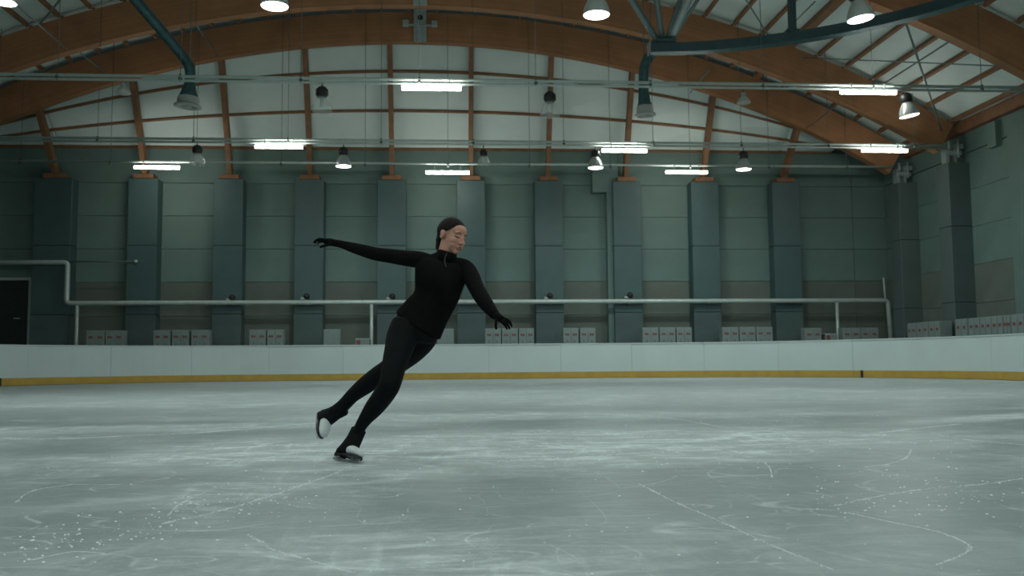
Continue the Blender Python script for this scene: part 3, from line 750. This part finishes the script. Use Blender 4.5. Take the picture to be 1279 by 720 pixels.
locker(at(1005.6, 420, YL).x, at(1026.5, 420, YL).x, 'pale grey locker with red labels standing alone by a low box', LG, top=1.74)
for a, b, w_ in ((1053, 1075, 'next to the low box'), (1075.6, 1097.5, 'closest to the pipe bend')): locker(at(a, 420, YL).x, at(b, 420, YL).x, 'pale grey two-door locker ' + w_, LG, top=1.74)
locker(at(404, 420, YL).x, at(425, 420, YL).x, 'plain pale locker without labels in front of the fourth wall column', LG, 0)
locker(at(546, 420, YL).x, at(567, 420, YL).x, 'plain pale locker without labels partly behind the hip of the skater', LG, 0)
for (a, b, top, side), lab in zip(((444, 461.5, 424, 0), (1031, 1046, 418, 0)), ('low pale box with a red mark beside a drop pipe behind the skater', 'low pale box with a red mark beside the drop pipe near the pipe bend')):
    p, q = at(a, top, YL), at(b, top, YL)
    t = thing('low_box', lab, 'box', ((p.x+q.x)/2, YL, 0), 'low boxes by the drop pipes')
    put('body', MB().box((p.x, YL, 0), (q.x, YL+0.4, p.z), 0.01), M['locker'], t)
    put('lid', MB().box((p.x-0.01, YL-0.01, p.z), (q.x+0.01, YL+0.41, p.z+0.025), 0.005), M['board'], t)
    put('red_mark', MB().box((p.x+0.04, YL-0.008, p.z-0.20), (p.x+0.17, YL, p.z-0.04)), M['red'], t)
# side wall lockers
XS = 15.85
def y_on_side(px):
    c = AX @ np.array([(px - 639.5) / FPX, -(410 - 360.0) / FPX, 1.0]); return c[1]*XS/c[0]
for where, spans_ in (('along the side wall from the corner', ((1133, 1144), (1145, 1159), (1160, 1174))),
                      ('along the side wall past the side column', ((1193, 1208), (1209.5, 1223.5), (1224, 1238), (1238.5, 1252.5), (1253.5, 1262), (1263, 1279), (1280, 1297)))):
    for si, (a, b) in enumerate(spans_):
        y1_, y0_ = y_on_side(a), y_on_side(b)
        t = thing('locker', 'pale grey locker with red labels, %s %s' % (ORD[si], where), 'locker', (XS, (y0_+y1_)/2, 0), 'lockers along the side wall')
        put('body', MB().box((XS+0.02, y0_+0.01, 0.0), (XS+0.42, y1_-0.01, 1.80), 0.008), M['locker'], t)
        for i in range(2):
            u, v = y0_ + (y1_-y0_)*i/2, y0_ + (y1_-y0_)*(i+1)/2
            d = put('locker_door', MB().box((XS, u+0.015, 0.06), (XS+0.018, v-0.015, 1.78), 0.004), M['locker'], t)
            c_ = (u+v)/2; put('red_label', MB().box((XS-0.006, c_-0.06, 1.49), (XS, c_+0.06, 1.58)), M['red'], d)

# ------------------------------------------------------------------ marks on the ice: blade tracks and loose snow
def ribbon(pts, w, name, label):
    """a blade track: ridges and flakes of scraped snow scattered along a cut"""
    Q = smooth([onice(a, b) for a, b in pts], 30); mb = MB()
    ph = random.random()*9
    for i in range(len(Q) - 1):
        seg = Q[i+1] - Q[i]; Ls = seg.length; tg = seg.normalized(); sd = Vector((-tg.y, tg.x, 0))
        dens = 0.35 + 0.65*max(0.0, math.sin(i*0.31 + ph)*math.sin(i*0.083 + ph*2))
        for k in range(max(1, int(Ls*330*dens*(1 + w*22)))):
            lat = random.gauss(0, 0.30)*w; lw = random.uniform(0.0012, 0.0042)*(1 + w*12); ll = random.uniform(0.005, 0.028)*(1 + w*8)
            c = Q[i] + seg*random.random() + sd*lat; an = random.gauss(0, 0.25); d = tg*math.cos(an) + sd*math.sin(an); e = Vector((-d.y, d.x, 0))
            mb.add([c - d*ll/2 + Vector((0, 0, 0.0004)), c + e*lw/2 + Vector((0, 0, 0.0004)), c + d*ll/2 + Vector((0, 0, 0.0004)), c - e*lw/2 + Vector((0, 0, 0.0004)), c + Vector((0, 0, 0.0012))],
                   [(0, 1, 4), (1, 2, 4), (2, 3, 4), (3, 0, 4)], True)
    ob = put(name, mb, M['snow'], ice_o); ob['kind'] = 'stuff'
    return ob
for pts, w in (
    ([(797, 604), (840, 626), (900, 652), (960, 680), (1040, 712)], 0.012),
    ([(1060, 641), (1110, 652), (1160, 662), (1195, 673), (1212, 684), (1200, 694), (1170, 706)], 0.010),
    ([(1040, 633), (1090, 622), (1150, 612), (1220, 606), (1279, 598)], 0.020),
    ([(425, 590), (380, 606), (330, 622), (270, 640), (200, 655)], 0.022),
    ([(430, 586), (395, 600), (360, 610)], 0.012),
    ([(20, 628), (40, 614), (90, 606), (150, 606)], 0.012),
    ([(310, 668), (345, 688), (400, 704), (440, 716)], 0.014),
    ([(210, 645), (222, 632), (240, 622)], 0.008),
    ([(1138, 562), (1132, 572), (1110, 580), (1080, 584)], 0.012),
    ([(0, 547), (60, 549), (150, 545), (260, 540), (400, 528)], 0.05),
    ([(560, 545), (640, 548), (700, 556), (760, 560)], 0.03),
    ([(640, 575), (700, 574), (800, 566), (900, 562)], 0.04),
    ([(1090, 542), (1140, 536), (1200, 530)], 0.06),
    ([(1170, 544), (1220, 551), (1279, 556)], 0.03),
    ([(620, 520), (720, 517), (820, 521), (870, 528), (900, 534)], 0.03),
    ([(955, 578), (962, 586), (964, 597)], 0.008),
    ([(40, 700), (90, 690), (130, 692)], 0.006)):
    ribbon(pts, w, 'blade_track', None)
def crumbs(n, spread, size):
    mb = MB()
    for i in range(n):
        px, py = spread(); p = onice(px, py); s_ = size*(0.25 + 1.5*random.random()**2.5)
        k = 5; a0 = random.random()*6.28
        ring = [p + Vector((math.cos(a0+6.283*j/k)*s_*random.uniform(0.7, 1.2), math.sin(a0+6.283*j/k)*s_*random.uniform(0.7, 1.2), 0)) for j in range(k)]
        mb.add([tuple(v) for v in ring] + [(p.x, p.y, s_*0.55)], [(j, (j+1) % k, k) for j in range(k)], True)
    return mb
def band():
    t = random.random(); return (20 + 420*t + random.gauss(0, 22), 690 - 95*t + random.gauss(0, 13))
o = put('snow_crumbs', crumbs(420, band, 0.0042), M['snow'], ice_o); o['kind'] = 'stuff'
o = put('snow_crumbs', crumbs(260, lambda: (random.uniform(0, 1279), random.uniform(560, 719)), 0.004), M['snow'], ice_o); o['kind'] = 'stuff'
o = put('snow_crumbs', crumbs(300, lambda: (random.uniform(250, 1200), random.uniform(515, 590)), 0.006), M['snow'], ice_o); o['kind'] = 'stuff'
o = put('snow_crumbs', crumbs(200, lambda: (random.uniform(1020, 1279), 640 - 0.14*(random.uniform(1020, 1279) - 1000) + random.gauss(0, 10)), 0.0045), M['snow'], ice_o); o['kind'] = 'stuff'

# ------------------------------------------------------------------ the skater
D0 = 5.57
PXM = D0 / FPX                      # metres per pixel at the skater
def P(px, py, dy=0.0): return at(px, py, D0 + dy)
BMW = {
    'cloth': mat('black jacket cloth', (0.0055, 0.006, 0.006), 0.9, var=0.25, scale=9, bump=0.5, bscale=14, stretch=(1, 1, 0.5), spec=0.08),
    'legging': mat('black leggings cloth', (0.0055, 0.0075, 0.0075), 0.75, var=0.15, scale=12, bump=0.15, bscale=90, spec=0.10),
    'glove': mat('black glove knit', (0.005, 0.005, 0.0055), 0.85, var=0.2, scale=30, bump=0.2, bscale=160, spec=0.08),
    'skin': mat('skin', (0.52, 0.265, 0.20), 0.6, var=0.06, scale=18),
    'lip': mat('lips', (0.21, 0.05, 0.045), 0.45, var=0.05),
    'hair': mat('dark brown hair', (0.008, 0.0052, 0.0044), 0.65, var=0.45, scale=10, stretch=(14, 1.2, 1.2), bump=0.4, bscale=12, spec=0.15),
    'brow': mat('brown brow', (0.055, 0.032, 0.024), 0.8, var=0.1),
    'leather': mat('white boot leather', (0.62, 0.68, 0.67), 0.45, var=0.05, scale=30),
    'sole': mat('dark sole', (0.012, 0.012, 0.013), 0.5, var=0.1),
    'blade': mat('steel blade', (0.30, 0.33, 0.33), 0.45, 0.8, var=0.05),
    'zip': mat('zip', (0.035, 0.038, 0.038), 0.4, 0.6, var=0.2, scale=200),
}
BMW['skin'].node_tree.nodes['Principled BSDF'].inputs['Subsurface Weight'].default_value = 0.12
BMW['skin'].node_tree.nodes['Principled BSDF'].inputs['Subsurface Radius'].default_value = (0.01, 0.004, 0.003)

def loft(mb, keys, k=4.0, sub=6, n=18, scale=1.0, up=None):
    """keys: (px, py, dy, half-width px, half-depth px); closed tube with rounded ends"""
    C = [P(*q[:3]) for q in keys]; rad = [(q[3]*PXM*scale, q[4]*PXM*scale) for q in keys]
    pts = []; rr = []
    for i in range(len(C) - 1):
        p0, p1, p2, p3 = C[max(i-1, 0)], C[i], C[i+1], C[min(i+2, len(C)-1)]
        r0, r1, r2, r3 = rad[max(i-1, 0)], rad[i], rad[i+1], rad[min(i+2, len(C)-1)]
        for j in range(sub):
            t = j/sub
            f = lambda a, b, c, d: 0.5*((b*2) + (c-a)*t + (a*2-b*5+c*4-d)*t*t + (b*3-a-c*3+d)*t**3)
            pts.append(f(p0, p1, p2, p3)); rr.append(tuple(max(0.001, f(r0[m], r1[m], r2[m], r3[m])) for m in (0, 1)))
    pts.append(C[-1]); rr.append(rad[-1])
    vs = []; fs = []
    N_ = len(pts)
    for i, p in enumerate(pts):
        tg = (pts[min(i+1, N_-1)] - pts[max(i-1, 0)]).normalized()
        u = tg.cross(Vector((0, 1, 0)))
        u = u.normalized() if u.length > 0.05 else Vector((1, 0, 0))
        w = u.cross(tg).normalized()
        for a in range(n):
            c, s_ = math.cos(2*math.pi*a/n), math.sin(2*math.pi*a/n)
            vs.append(p + u*rr[i][0]*c + w*rr[i][1]*s_)
    for i in range(N_ - 1):
        for a in range(n): fs.append((i*n+a, i*n+(a+1) % n, (i+1)*n+(a+1) % n, (i+1)*n+a))
    b = len(vs)
    t0 = (pts[0] - pts[1]).normalized(); t1 = (pts[-1] - pts[-2]).normalized()
    vs += [pts[0] + t0*min(rr[0])*0.6, pts[-1] + t1*min(rr[-1])*0.6]
    fs += [(b, (a+1) % n, a) for a in range(n)] + [(b+1, (N_-1)*n+a, (N_-1)*n+(a+1) % n) for a in range(n)]
    return mb.add(vs, fs, True)

def ellipsoid(mb, c, r, Mx=None, n=16, rot=None):
    vs = []; fs = []; m = n//2
    for i in range(m + 1):
        th = math.pi*i/m
        for a in range(n):
            v = Vector((r[0]*math.sin(th)*math.cos(2*math.pi*a/n), r[1]*math.sin(th)*math.sin(2*math.pi*a/n), r[2]*math.cos(th)))
            if rot: v = rot @ v
            v = v + Vector(c)
            vs.append(Mx @ v if Mx else v)
    for i in range(m):
        for a in range(n): fs.append((i*n+a, i*n+(a+1) % n, (i+1)*n+(a+1) % n, (i+1)*n+a))
    return mb.add(vs, fs, True)

def fuse(name, mb, voxel, m, parent, smooth_it=4, fac=0.5):
    """merge overlapping closed shapes into one continuous skin"""
    o_ = org(parent); me = bpy.data.meshes.new(name + '_src')
    me.from_pydata([tuple(Vector(v) - o_) for v in mb.v], [], mb.f); me.update()
    bm = bmesh.new(); bm.from_mesh(me); bmesh.ops.remove_doubles(bm, verts=bm.verts[:], dist=1e-5); bmesh.ops.recalc_face_normals(bm, faces=bm.faces[:]); bm.to_mesh(me); bm.free()
    tmp = bpy.data.objects.new('tmp', me); COL.objects.link(tmp)
    md = tmp.modifiers.new('r', 'REMESH'); md.mode = 'VOXEL'; md.voxel_size = voxel; md.use_smooth_shade = True
    ms = tmp.modifiers.new('s', 'SMOOTH'); ms.iterations = smooth_it; ms.factor = fac
    dg = bpy.context.evaluated_depsgraph_get()
    res = bpy.data.meshes.new_from_object(tmp.evaluated_get(dg)); res.name = name
    bpy.data.objects.remove(tmp); bpy.data.meshes.remove(me)
    res.polygons.foreach_set('use_smooth', [True]*len(res.polygons))
    res.materials.clear(); res.materials.append(m)
    ob = bpy.data.objects.new(name, res); COL.objects.link(ob); ob.parent = parent
    return ob

b0, b1 = onice(414, 575.3), onice(447, 579.3)
base = (b0 + b1)/2
person = thing('person', 'person in black jacket, leggings and gloves gliding on one skate with arms spread', 'person', base)

# key chains (image px at the skater's distance, depth, half width, half depth)
TORSO = [(517, 420, 0.02, 31, 21), (522, 407, 0.01, 33, 22), (531, 393, 0.0, 30, 20), (540, 380, -0.01, 27.5, 18.5), (546, 366, -0.01, 29, 20), (549, 352, -0.01, 31.5, 22), (551.5, 340, 0.0, 33.5, 20), (553.5, 331, 0.01, 32, 16), (555, 324, 0.01, 22, 13), (556, 319, 0.01, 14, 12)]
SHO_L = [(540, 330, 0.01, 11, 11), (524, 325, 0.02, 11, 11), (505, 322.5, 0.04, 10, 10), (488, 320, 0.06, 9.3, 9.3), (470, 317.5, 0.07, 8.6, 8.6), (455, 313.5, 0.08, 7.9, 7.9), (440, 309.3, 0.085, 6.6, 6.6), (427, 305.5, 0.09, 5.0, 5.3), (417, 303.5, 0.09, 4.6, 5.5)]
SHO_R = [(566, 333, 0.01, 12, 11), (580, 336, 0.0, 12.2, 11.5), (588, 345, -0.05, 11, 11), (593.5, 357, -0.12, 10, 10), (600, 369, -0.20, 9.6, 9.6), (607, 379.5, -0.27, 8.8, 8.8), (613.5, 388, -0.33, 7.2, 7.2), (619, 394.5, -0.37, 5.9, 6.2)]
LEG_S = [(508, 404, 0.0, 18.5, 18), (502.5, 421, -0.03, 19.6, 19), (497, 440, -0.09, 17, 17.5), (492, 458, -0.15, 15, 15.5), (488.5, 474, -0.195, 13.6, 14), (485, 484, -0.195, 13.2, 13.5), (477, 497, -0.13, 12.6, 13.5), (467, 510, -0.07, 11.6, 12), (457, 523, -0.02, 8.8, 9.5), (450, 534, 0.02, 7.4, 8.5), (444.5, 547, 0.04, 7.6, 9.0)]
LEG_F = [(528, 404, 0.04, 19, 19), (527, 420, 0.07, 20, 19), (516, 436, 0.12, 17.5, 17), (500, 450, 0.18, 15.5, 15.5), (484, 462.5, 0.22, 13.5, 13.5), (472, 470, 0.24, 12.6, 13), (456, 482, 0.25, 11.6, 12.5), (441, 494, 0.265, 9.4, 10), (429, 506.5, 0.285, 8.6, 8.8), (414, 518, 0.295, 8.4, 9)]
NECK = [(555, 326, 0.01, 11.5, 11), (558, 314, 0.0, 10.5, 11), (561, 303, 0.0, 10.5, 11.5)]
# hands
def hand(mb, wrist, knuckle, fingers, thumb, s_=1.0, flat=(6.6, 4.2)):
    loft(mb, [wrist + (4.6*s_, 5.0*s_), tuple((wrist[i]*0.45 + knuckle[i]*0.55) for i in range(3)) + (4.9*s_, 7.6*s_), knuckle + (3.9*s_, 7.8*s_)], n=14)
    for f, r in fingers: loft(mb, [q + (r*s_*(1 - 0.12*i), r*s_*(1 - 0.12*i)) for i, q in enumerate(f)], n=10, sub=5)
    loft(mb, [q + (2.0*s_*(1 - 0.1*i), 2.0*s_*(1 - 0.1*i)) for i, q in enumerate(thumb)], n=10, sub=5)
HL = dict(wrist=(419, 304, 0.09), knuckle=(406, 301.5, 0.095),
    fingers=[([(407, 300, 0.063), (400, 298.7, 0.06), (395.5, 299.8, 0.058), (392.8, 302.5, 0.057)], 1.75), ([(406, 300.5, 0.085), (398.5, 299.4, 0.083), (394, 300.6, 0.082), (391.8, 303.2, 0.082)], 1.75),
             ([(406, 301.5, 0.106), (399, 300.8, 0.107), (395, 302.0, 0.108), (393, 304.5, 0.108)], 1.65), ([(407, 302.5, 0.126), (401.5, 302.3, 0.128), (398, 303.4, 0.13), (396.5, 305.5, 0.13)], 1.5)],
    thumb=[(414, 304.5, 0.062), (408, 306.6, 0.048), (403.5, 307.6, 0.042), (399.8, 309.2, 0.04)])
HR = dict(wrist=(618, 393.5, -0.37), knuckle=(627.5, 399.8, -0.40),
    fingers=[([(625.5, 401.2, -0.43), (629.5, 405.2, -0.445), (632.3, 408.6, -0.445), (633.6, 411.6, -0.44)], 1.75), ([(628, 401, -0.41), (632.4, 404.4, -0.42), (635.5, 408, -0.42), (636.4, 411.2, -0.415)], 1.75),
             ([(629, 399.4, -0.385), (634, 402, -0.39), (637.6, 405, -0.39), (639.4, 408.4, -0.385)], 1.65), ([(629, 397.8, -0.365), (633.5, 399.4, -0.365), (636.8, 401.8, -0.365), (638.6, 404.6, -0.36)], 1.5)],
    thumb=[(620, 397, -0.405), (619.6, 402.5, -0.43), (619.2, 407, -0.445), (619.9, 411.4, -0.45)])

# head frame: yaw to the image right, slightly tilted
def head_matrix(yaw, pitch, roll, centre):
    cp, sp = math.cos(pitch), math.sin(pitch); Px = Matrix(((1, 0, 0), (0, cp, sp), (0, -sp, cp)))
    cy, sy = math.cos(yaw), math.sin(yaw); Yz = Matrix(((cy, sy, 0), (-sy, cy, 0), (0, 0, 1)))
    B = Matrix(((1, 0, 0), (0, -1, 0), (0, 0, 1)))
    cr, sr = math.cos(roll), math.sin(roll); Ry = Matrix(((cr, 0, sr), (0, 1, 0), (-sr, 0, cr)))
    return Matrix.Translation(centre) @ (Ry @ B @ Yz @ Px).to_4x4()
HM = head_matrix(math.radians(47), math.radians(3), math.radians(13), P(564.2, 295.2, 0.0)) @ Matrix.Scale(0.965, 4)

body = MB()
for c in (TORSO, SHO_L, SHO_R, LEG_S, LEG_F): loft(body, c, scale=0.86)
loft(body, NECK)
hand(body, s_=0.8, **HL); hand(body, s_=0.8, **HR)
E_ = lambda c, r, rot=None, n=18: ellipsoid(body, c, r, HM, n, rot)
E_((0, -0.014, 0.030), (0.073, 0.095, 0.083), n=24)
E_((0, 0.028, -0.020), (0.061, 0.066, 0.085), n=24)
E_((0, 0.045, 0.040), (0.058, 0.050, 0.045))
E_((0, 0.038, -0.066), (0.052, 0.050, 0.036))
E_((0, 0.068, -0.092), (0.026, 0.022, 0.018))
for sx in (-1, 1):
    E_((sx*0.036, 0.060, -0.028), (0.025, 0.026, 0.026))
    E_((sx*0.030, 0.058, -0.055), (0.024, 0.026, 0.026))
    E_((sx*0.029, 0.0765, 0.0225), (0.026, 0.015, 0.010))
    E_((sx*0.030, 0.0715, 0.002), (0.015, 0.013, 0.011))
    E_((sx*0.010, 0.099, -0.036), (0.008, 0.010, 0.007))
    E_((sx*0.074, -0.010, -0.008), (0.008, 0.017, 0.029), Matrix.Rotation(math.radians(-12), 3, 'X'))
    E_((sx*0.077, -0.018, 0.004), (0.008, 0.008, 0.018))
for i in range(7):
    t = i/6; E_((0, 0.088 + 0.023*t, 0.012 - 0.046*t), (0.0075 + 0.003*t, 0.010, 0.009), n=12)
E_((0, 0.107, -0.036), (0.010, 0.010, 0.009), n=12)
E_((0, 0.088, -0.062), (0.021, 0.013, 0.007), n=14)
E_((0, 0.087, -0.072), (0.018, 0.013, 0.007), n=14)
body_o = fuse('body', body, 0.0040, BMW['skin'], person, 3)
from mathutils.bvhtree import BVHTree
_tree = BVHTree.FromPolygons([v.co + org(person) for v in body_o.data.vertices], [p.vertices[:] for p in body_o.data.polygons])
def on_face(x, z, lift):
    a = HM @ Vector((x, 0.30, z)); d = (HM.to_3x3() @ Vector((0, -1, 0))).normalized()
    h_ = _tree.ray_cast(a, d)[0]
    return h_ - d*lift

jk = MB()
for c in (TORSO[1:], SHO_L, SHO_R): loft(jk, c)
jacket = fuse('jacket', jk, 0.0055, BMW['cloth'], person, 6)
hemk = MB()
lg = MB(); loft(lg, TORSO[:4], scale=0.9); loft(lg, LEG_S); loft(lg, LEG_F)
fuse('leggings', lg, 0.0055, BMW['legging'], person, 6)
for H_ in (HL, HR):
    g = MB(); hand(g, **H_); fuse('glove', g, 0.0024, BMW['glove'], person, 2)
# collar, zip, hem
def ring_band(keys, thick, name, m, nn=28):
    mb = MB(); rings = []
    C = [P(*q[:3]) for q in keys]
    for i, p in enumerate(C):
        tg = (C[min(i+1, len(C)-1)] - C[max(i-1, 0)]).normalized(); u = tg.cross(Vector((0, 1, 0))).normalized(); w = u.cross(tg).normalized()
        for off in (0, 1):
            rings.append([p + u*(keys[i][3]*PXM + off*thick)*math.cos(2*math.pi*a/nn) + w*(keys[i][4]*PXM + off*thick)*math.sin(2*math.pi*a/nn) for a in range(nn)])
    K = len(C); vs = [v for r in rings for v in r]; fs = []
    idx = lambda i, off, a: (2*i+off)*nn + a % nn
    for i in range(K - 1):
        for a in range(nn):
            fs.append((idx(i, 1, a), idx(i, 1, a+1), idx(i+1, 1, a+1), idx(i+1, 1, a))); fs.append((idx(i, 0, a), idx(i+1, 0, a), idx(i+1, 0, a+1), idx(i, 0, a+1)))
    for i in (0, K-1):
        for a in range(nn): fs.append((idx(i, 0, a), idx(i, 0, a+1), idx(i, 1, a+1), idx(i, 1, a)))
    return put(name, mb.add(vs, fs, True), m, person)
ring_band([(556, 325, 0.005, 14.5, 14), (557, 320.5, 0.0, 12.6, 13), (558.5, 315.5, 0.0, 12.0, 13)], 0.004, 'collar', BMW['cloth'])
def surf_strip(pts, name, m, w):
    q = [P(*p) for p in pts]; return put(name, MB().tube(smooth(q, 4), w, 6), m, person)
surf_strip([(558.5, 316.5, -0.074), (556, 322, -0.076), (555.5, 327, -0.084), (557, 334, -0.103)], 'zip', BMW['zip'], 0.0035)
# hair: a slicked-back shell with a low tail
hr = MB(); n1, n2 = 64, 48; rC = (0.079, 0.102, 0.0895); cC = Vector((0, -0.014, 0.030)); hv = []; hf = []
HL_Y = [(-0.2, -0.095), (-0.036, -0.09), (-0.028, -0.02), (-0.020, 0.020), (0.012, 0.014), (0.030, 0.020), (0.050, 0.040), (0.068, 0.058), (0.2, 0.062)]
def hairline(y):
    for (a, za), (b, zb) in zip(HL_Y[:-1], HL_Y[1:]):
        if a <= y <= b: return za + (zb - za)*(y - a)/(b - a)
    return 1
dirs = []
for i in range(n2 + 1):
    th = math.pi*i/n2
    for a in range(n1):
        ph = 2*math.pi*a/n1; dirs.append(Vector((math.sin(th)*math.cos(ph), math.sin(th)*math.sin(ph), math.cos(th))))
def keep(d): p = Vector((d.x*rC[0], d.y*rC[1], d.z*rC[2])) + cC; return p.z > hairline(p.y)
pos = []
for d in dirs:
    p = Vector((d.x*rC[0], d.y*rC[1], d.z*rC[2])) + cC
    pos.append((p, p.z - hairline(p.y)))
for (p, s_) in pos:
    hv.append(HM @ p if s_ > 0.004 else HM @ (cC + (p - cC)*0.95))
for (p, s_) in pos: hv.append(HM @ (cC + (p - cC)*0.90))
NV = len(dirs)
for i in range(n2):
    for a in range(n1):
        q = (i*n1+a, i*n1+(a+1) % n1, (i+1)*n1+(a+1) % n1, (i+1)*n1+a)
        if all(pos[v][1] > -0.004 for v in q): hf.append(q); hf.append(tuple(v + NV for v in reversed(q)))
hair = put('hair', hr.add(hv, hf, True), BMW['hair'], person)
tl = MB()
ellipsoid(tl, (0, -0.098, -0.020), (0.024, 0.022, 0.026), HM)
loft_pts = [HM @ Vector(v) for v in ((0.0, -0.090, -0.005), (-0.010, -0.088, -0.045), (-0.018, -0.070, -0.085), (-0.024, -0.052, -0.115))]
tl.tube(smooth(loft_pts, 5), [0.022]*6 + [0.018]*6 + [0.012]*4, 12)
put('ponytail', tl, BMW['hair'], person)
# brows, lashes, lips laid on the face
def face_tube(pts, r, name, m, lift=0.0):
    q = smooth([on_face(x, z, lift) for x, z in pts], 4); nq = len(q)
    return put(name, MB().tube(q, [r*(0.35 + 0.65*math.sin(math.pi*(i+0.5)/nq)) for i in range(nq)], 8), m, person)
for sx in (-1, 1):
    face_tube([(sx*0.014, 0.020), (sx*0.024, 0.0245), (sx*0.036, 0.0255), (sx*0.048, 0.020)], 0.0030, 'eyebrow', BMW['brow'])
    face_tube([(sx*0.017, -0.001), (sx*0.024, -0.0045), (sx*0.033, -0.0055), (sx*0.042, -0.002), (sx*0.046, 0.000)], 0.0034, 'eyelash', BMW['brow'])
face_tube([(-0.020, -0.0665), (-0.008, -0.0615), (0, -0.0625), (0.008, -0.0615), (0.020, -0.0665)], 0.0042, 'lip', BMW['lip'], -0.001)
face_tube([(-0.018, -0.0685), (0, -0.0735), (0.018, -0.0685)], 0.0046, 'lip', BMW['lip'], -0.001)

# skates
def skate(mid, toe, up, label, sh):
    toe = toe.normalized(); up = (up - toe*up.dot(toe)).normalized(); side = toe.cross(up)
    MX = Matrix(((side.x, toe.x, up.x, mid.x), (side.y, toe.y, up.y, mid.y), (side.z, toe.z, up.z, mid.z), (0, 0, 0, 1)))
    sk = bpy.data.objects.new('ice_skate', None); COL.objects.link(sk); sk.parent = person; sk.location = mid - org(person); sk['label'] = label
    T = lambda mb: (setattr(mb, 'v', [tuple(MX @ Vector(v)) for v in mb.v]), mb)[1]
    def rings(rows, n=20):          # rows: (y, z, half width, half height) cross sections
        mb = MB(); vs = []; fs = []
        for y, z, hw, hh in rows:
            for a in range(n): vs.append((hw*math.cos(2*math.pi*a/n), y, z + hh*math.sin(2*math.pi*a/n)))
        for i in range(len(rows)-1):
            for a in range(n): fs.append((i*n+a, i*n+(a+1) % n, (i+1)*n+(a+1) % n, (i+1)*n+a))
        fs += [tuple(range(n)), tuple((len(rows)-1)*n + a for a in reversed(range(n)))]
        return mb.add(vs, fs, True)
    boot = rings([(-0.098, 0.065, 0.012, 0.016), (-0.09, 0.067, 0.028, 0.034), (-0.06, 0.072, 0.034, 0.040), (0.0, 0.074, 0.037, 0.038), (0.05, 0.070, 0.041, 0.032), (0.09, 0.062, 0.041, 0.025), (0.118, 0.057, 0.032, 0.018), (0.132, 0.053, 0.012, 0.010)])
    put('boot', T(boot), BMW['leather'], sk)
    sole = MB()
    out = [(-0.100, 0.018), (-0.09, 0.030), (-0.05, 0.034), (0.0, 0.032), (0.05, 0.040), (0.09, 0.041), (0.118, 0.031), (0.134, 0.012)]
    pts = [(w, y) for y, w in out] + [(-w, y) for y, w in reversed(out)]; k = len(pts)
    sole.add([(x, y, 0.030 + (0.004 if y < -0.02 else 0.0)) for x, y in pts] + [(x, y, 0.042) for x, y in pts], [tuple(range(k)), tuple(range(2*k-1, k-1, -1))] + [(i, (i+1) % k, k+(i+1) % k, k+i) for i in range(k)])
    sole.box((-0.026, -0.096, 0.022), (0.026, -0.035, 0.036), 0.003)
    put('sole', T(sole), BMW['sole'], sk)
    bl = MB(); prof = []
    for i in range(25):
        y = -0.125 + 0.262*i/24; prof.append((y, 0.0 + 0.012*((y-0.0)/0.137)**4 * (1 if y < 0 else 1.3)))
    vs = []; fs = []
    for y, z in prof: vs += [(-0.002, y, z), (0.002, y, z), (0.002, y, z+0.016), (-0.002, y, z+0.016)]
    for i in range(len(prof)-1):
        for q in range(4): fs.append((4*i+q, 4*i+(q+1) % 4, 4*i+4+(q+1) % 4, 4*i+4+q))
    fs += [(0, 1, 2, 3), tuple(4*(len(prof)-1)+q for q in (3, 2, 1, 0))]
    bl.add(vs, fs)
    bl.box((-0.004, -0.085, 0.014), (0.004, -0.06, 0.024)).box((-0.004, 0.055, 0.014), (0.004, 0.085, 0.032)).box((-0.004, 0.10, 0.016), (0.004, 0.118, 0.031))
    bl.box((-0.022, -0.09, 0.019), (0.022, -0.04, 0.022)).box((-0.026, 0.035, 0.027), (0.026, 0.11, 0.030))
    put('blade', T(bl), BMW['blade'], sk)
    # black over-boot leaving the toe bare
    cv = MB(); rows = [(-0.05, 0.050), (0, 0)]
    vs = []; fs = []; n = 22
    secs = [((0, -0.034, 0.040), 0.041, 0.072), ((0, -0.026, 0.065), 0.044, 0.080), ((0, -0.018, 0.090), 0.045, 0.076), ((0, -0.012, 0.118), 0.044, 0.064), ((0, -0.010, 0.150), 0.042, 0.054), ((0, -0.010, 0.180), 0.043, 0.049), ((0, -0.010, 0.205), 0.046, 0.050), ((0, -0.010, 0.214), 0.037, 0.040)]
    for c, hw, hl in secs:
        c = (c[0], c[1] + sh*min(1.0, max(0.0, (c[2]-0.06)/0.09)), c[2])
        for a in range(n):
            wv = 1 + 0.035*math.sin(a*5.1 + c[2]*170)
            vs.append((hw*wv*math.cos(2*math.pi*a/n), c[1] + hl*wv*math.sin(2*math.pi*a/n), c[2]))
    for i in range(len(secs)-1):
        for a in range(n): fs.append((i*n+a, i*n+(a+1) % n, (i+1)*n+(a+1) % n, (i+1)*n+a))
    fs += [tuple(range(n)), tuple((len(secs)-1)*n + a for a in reversed(range(n)))]
    cv.add(vs, fs, True)
    put('boot_cover', T(cv), BMW['legging'], sk)
    return sk
toe = b1 - b0
skate(base + Vector((0, 0, 0.001)), toe, Vector((0.42, 0.27, 0.88)), 'white-toed ice skate with black boot cover, gliding on the ice', 0.010)
r0, r1 = P(394.5, 518, 0.40), P(393.5, 548, 0.20)
skate((r0 + r1)/2, r1 - r0, Vector((0.80, 0.10, 0.60)), 'white-toed ice skate with black boot cover, lifted behind', -0.026)
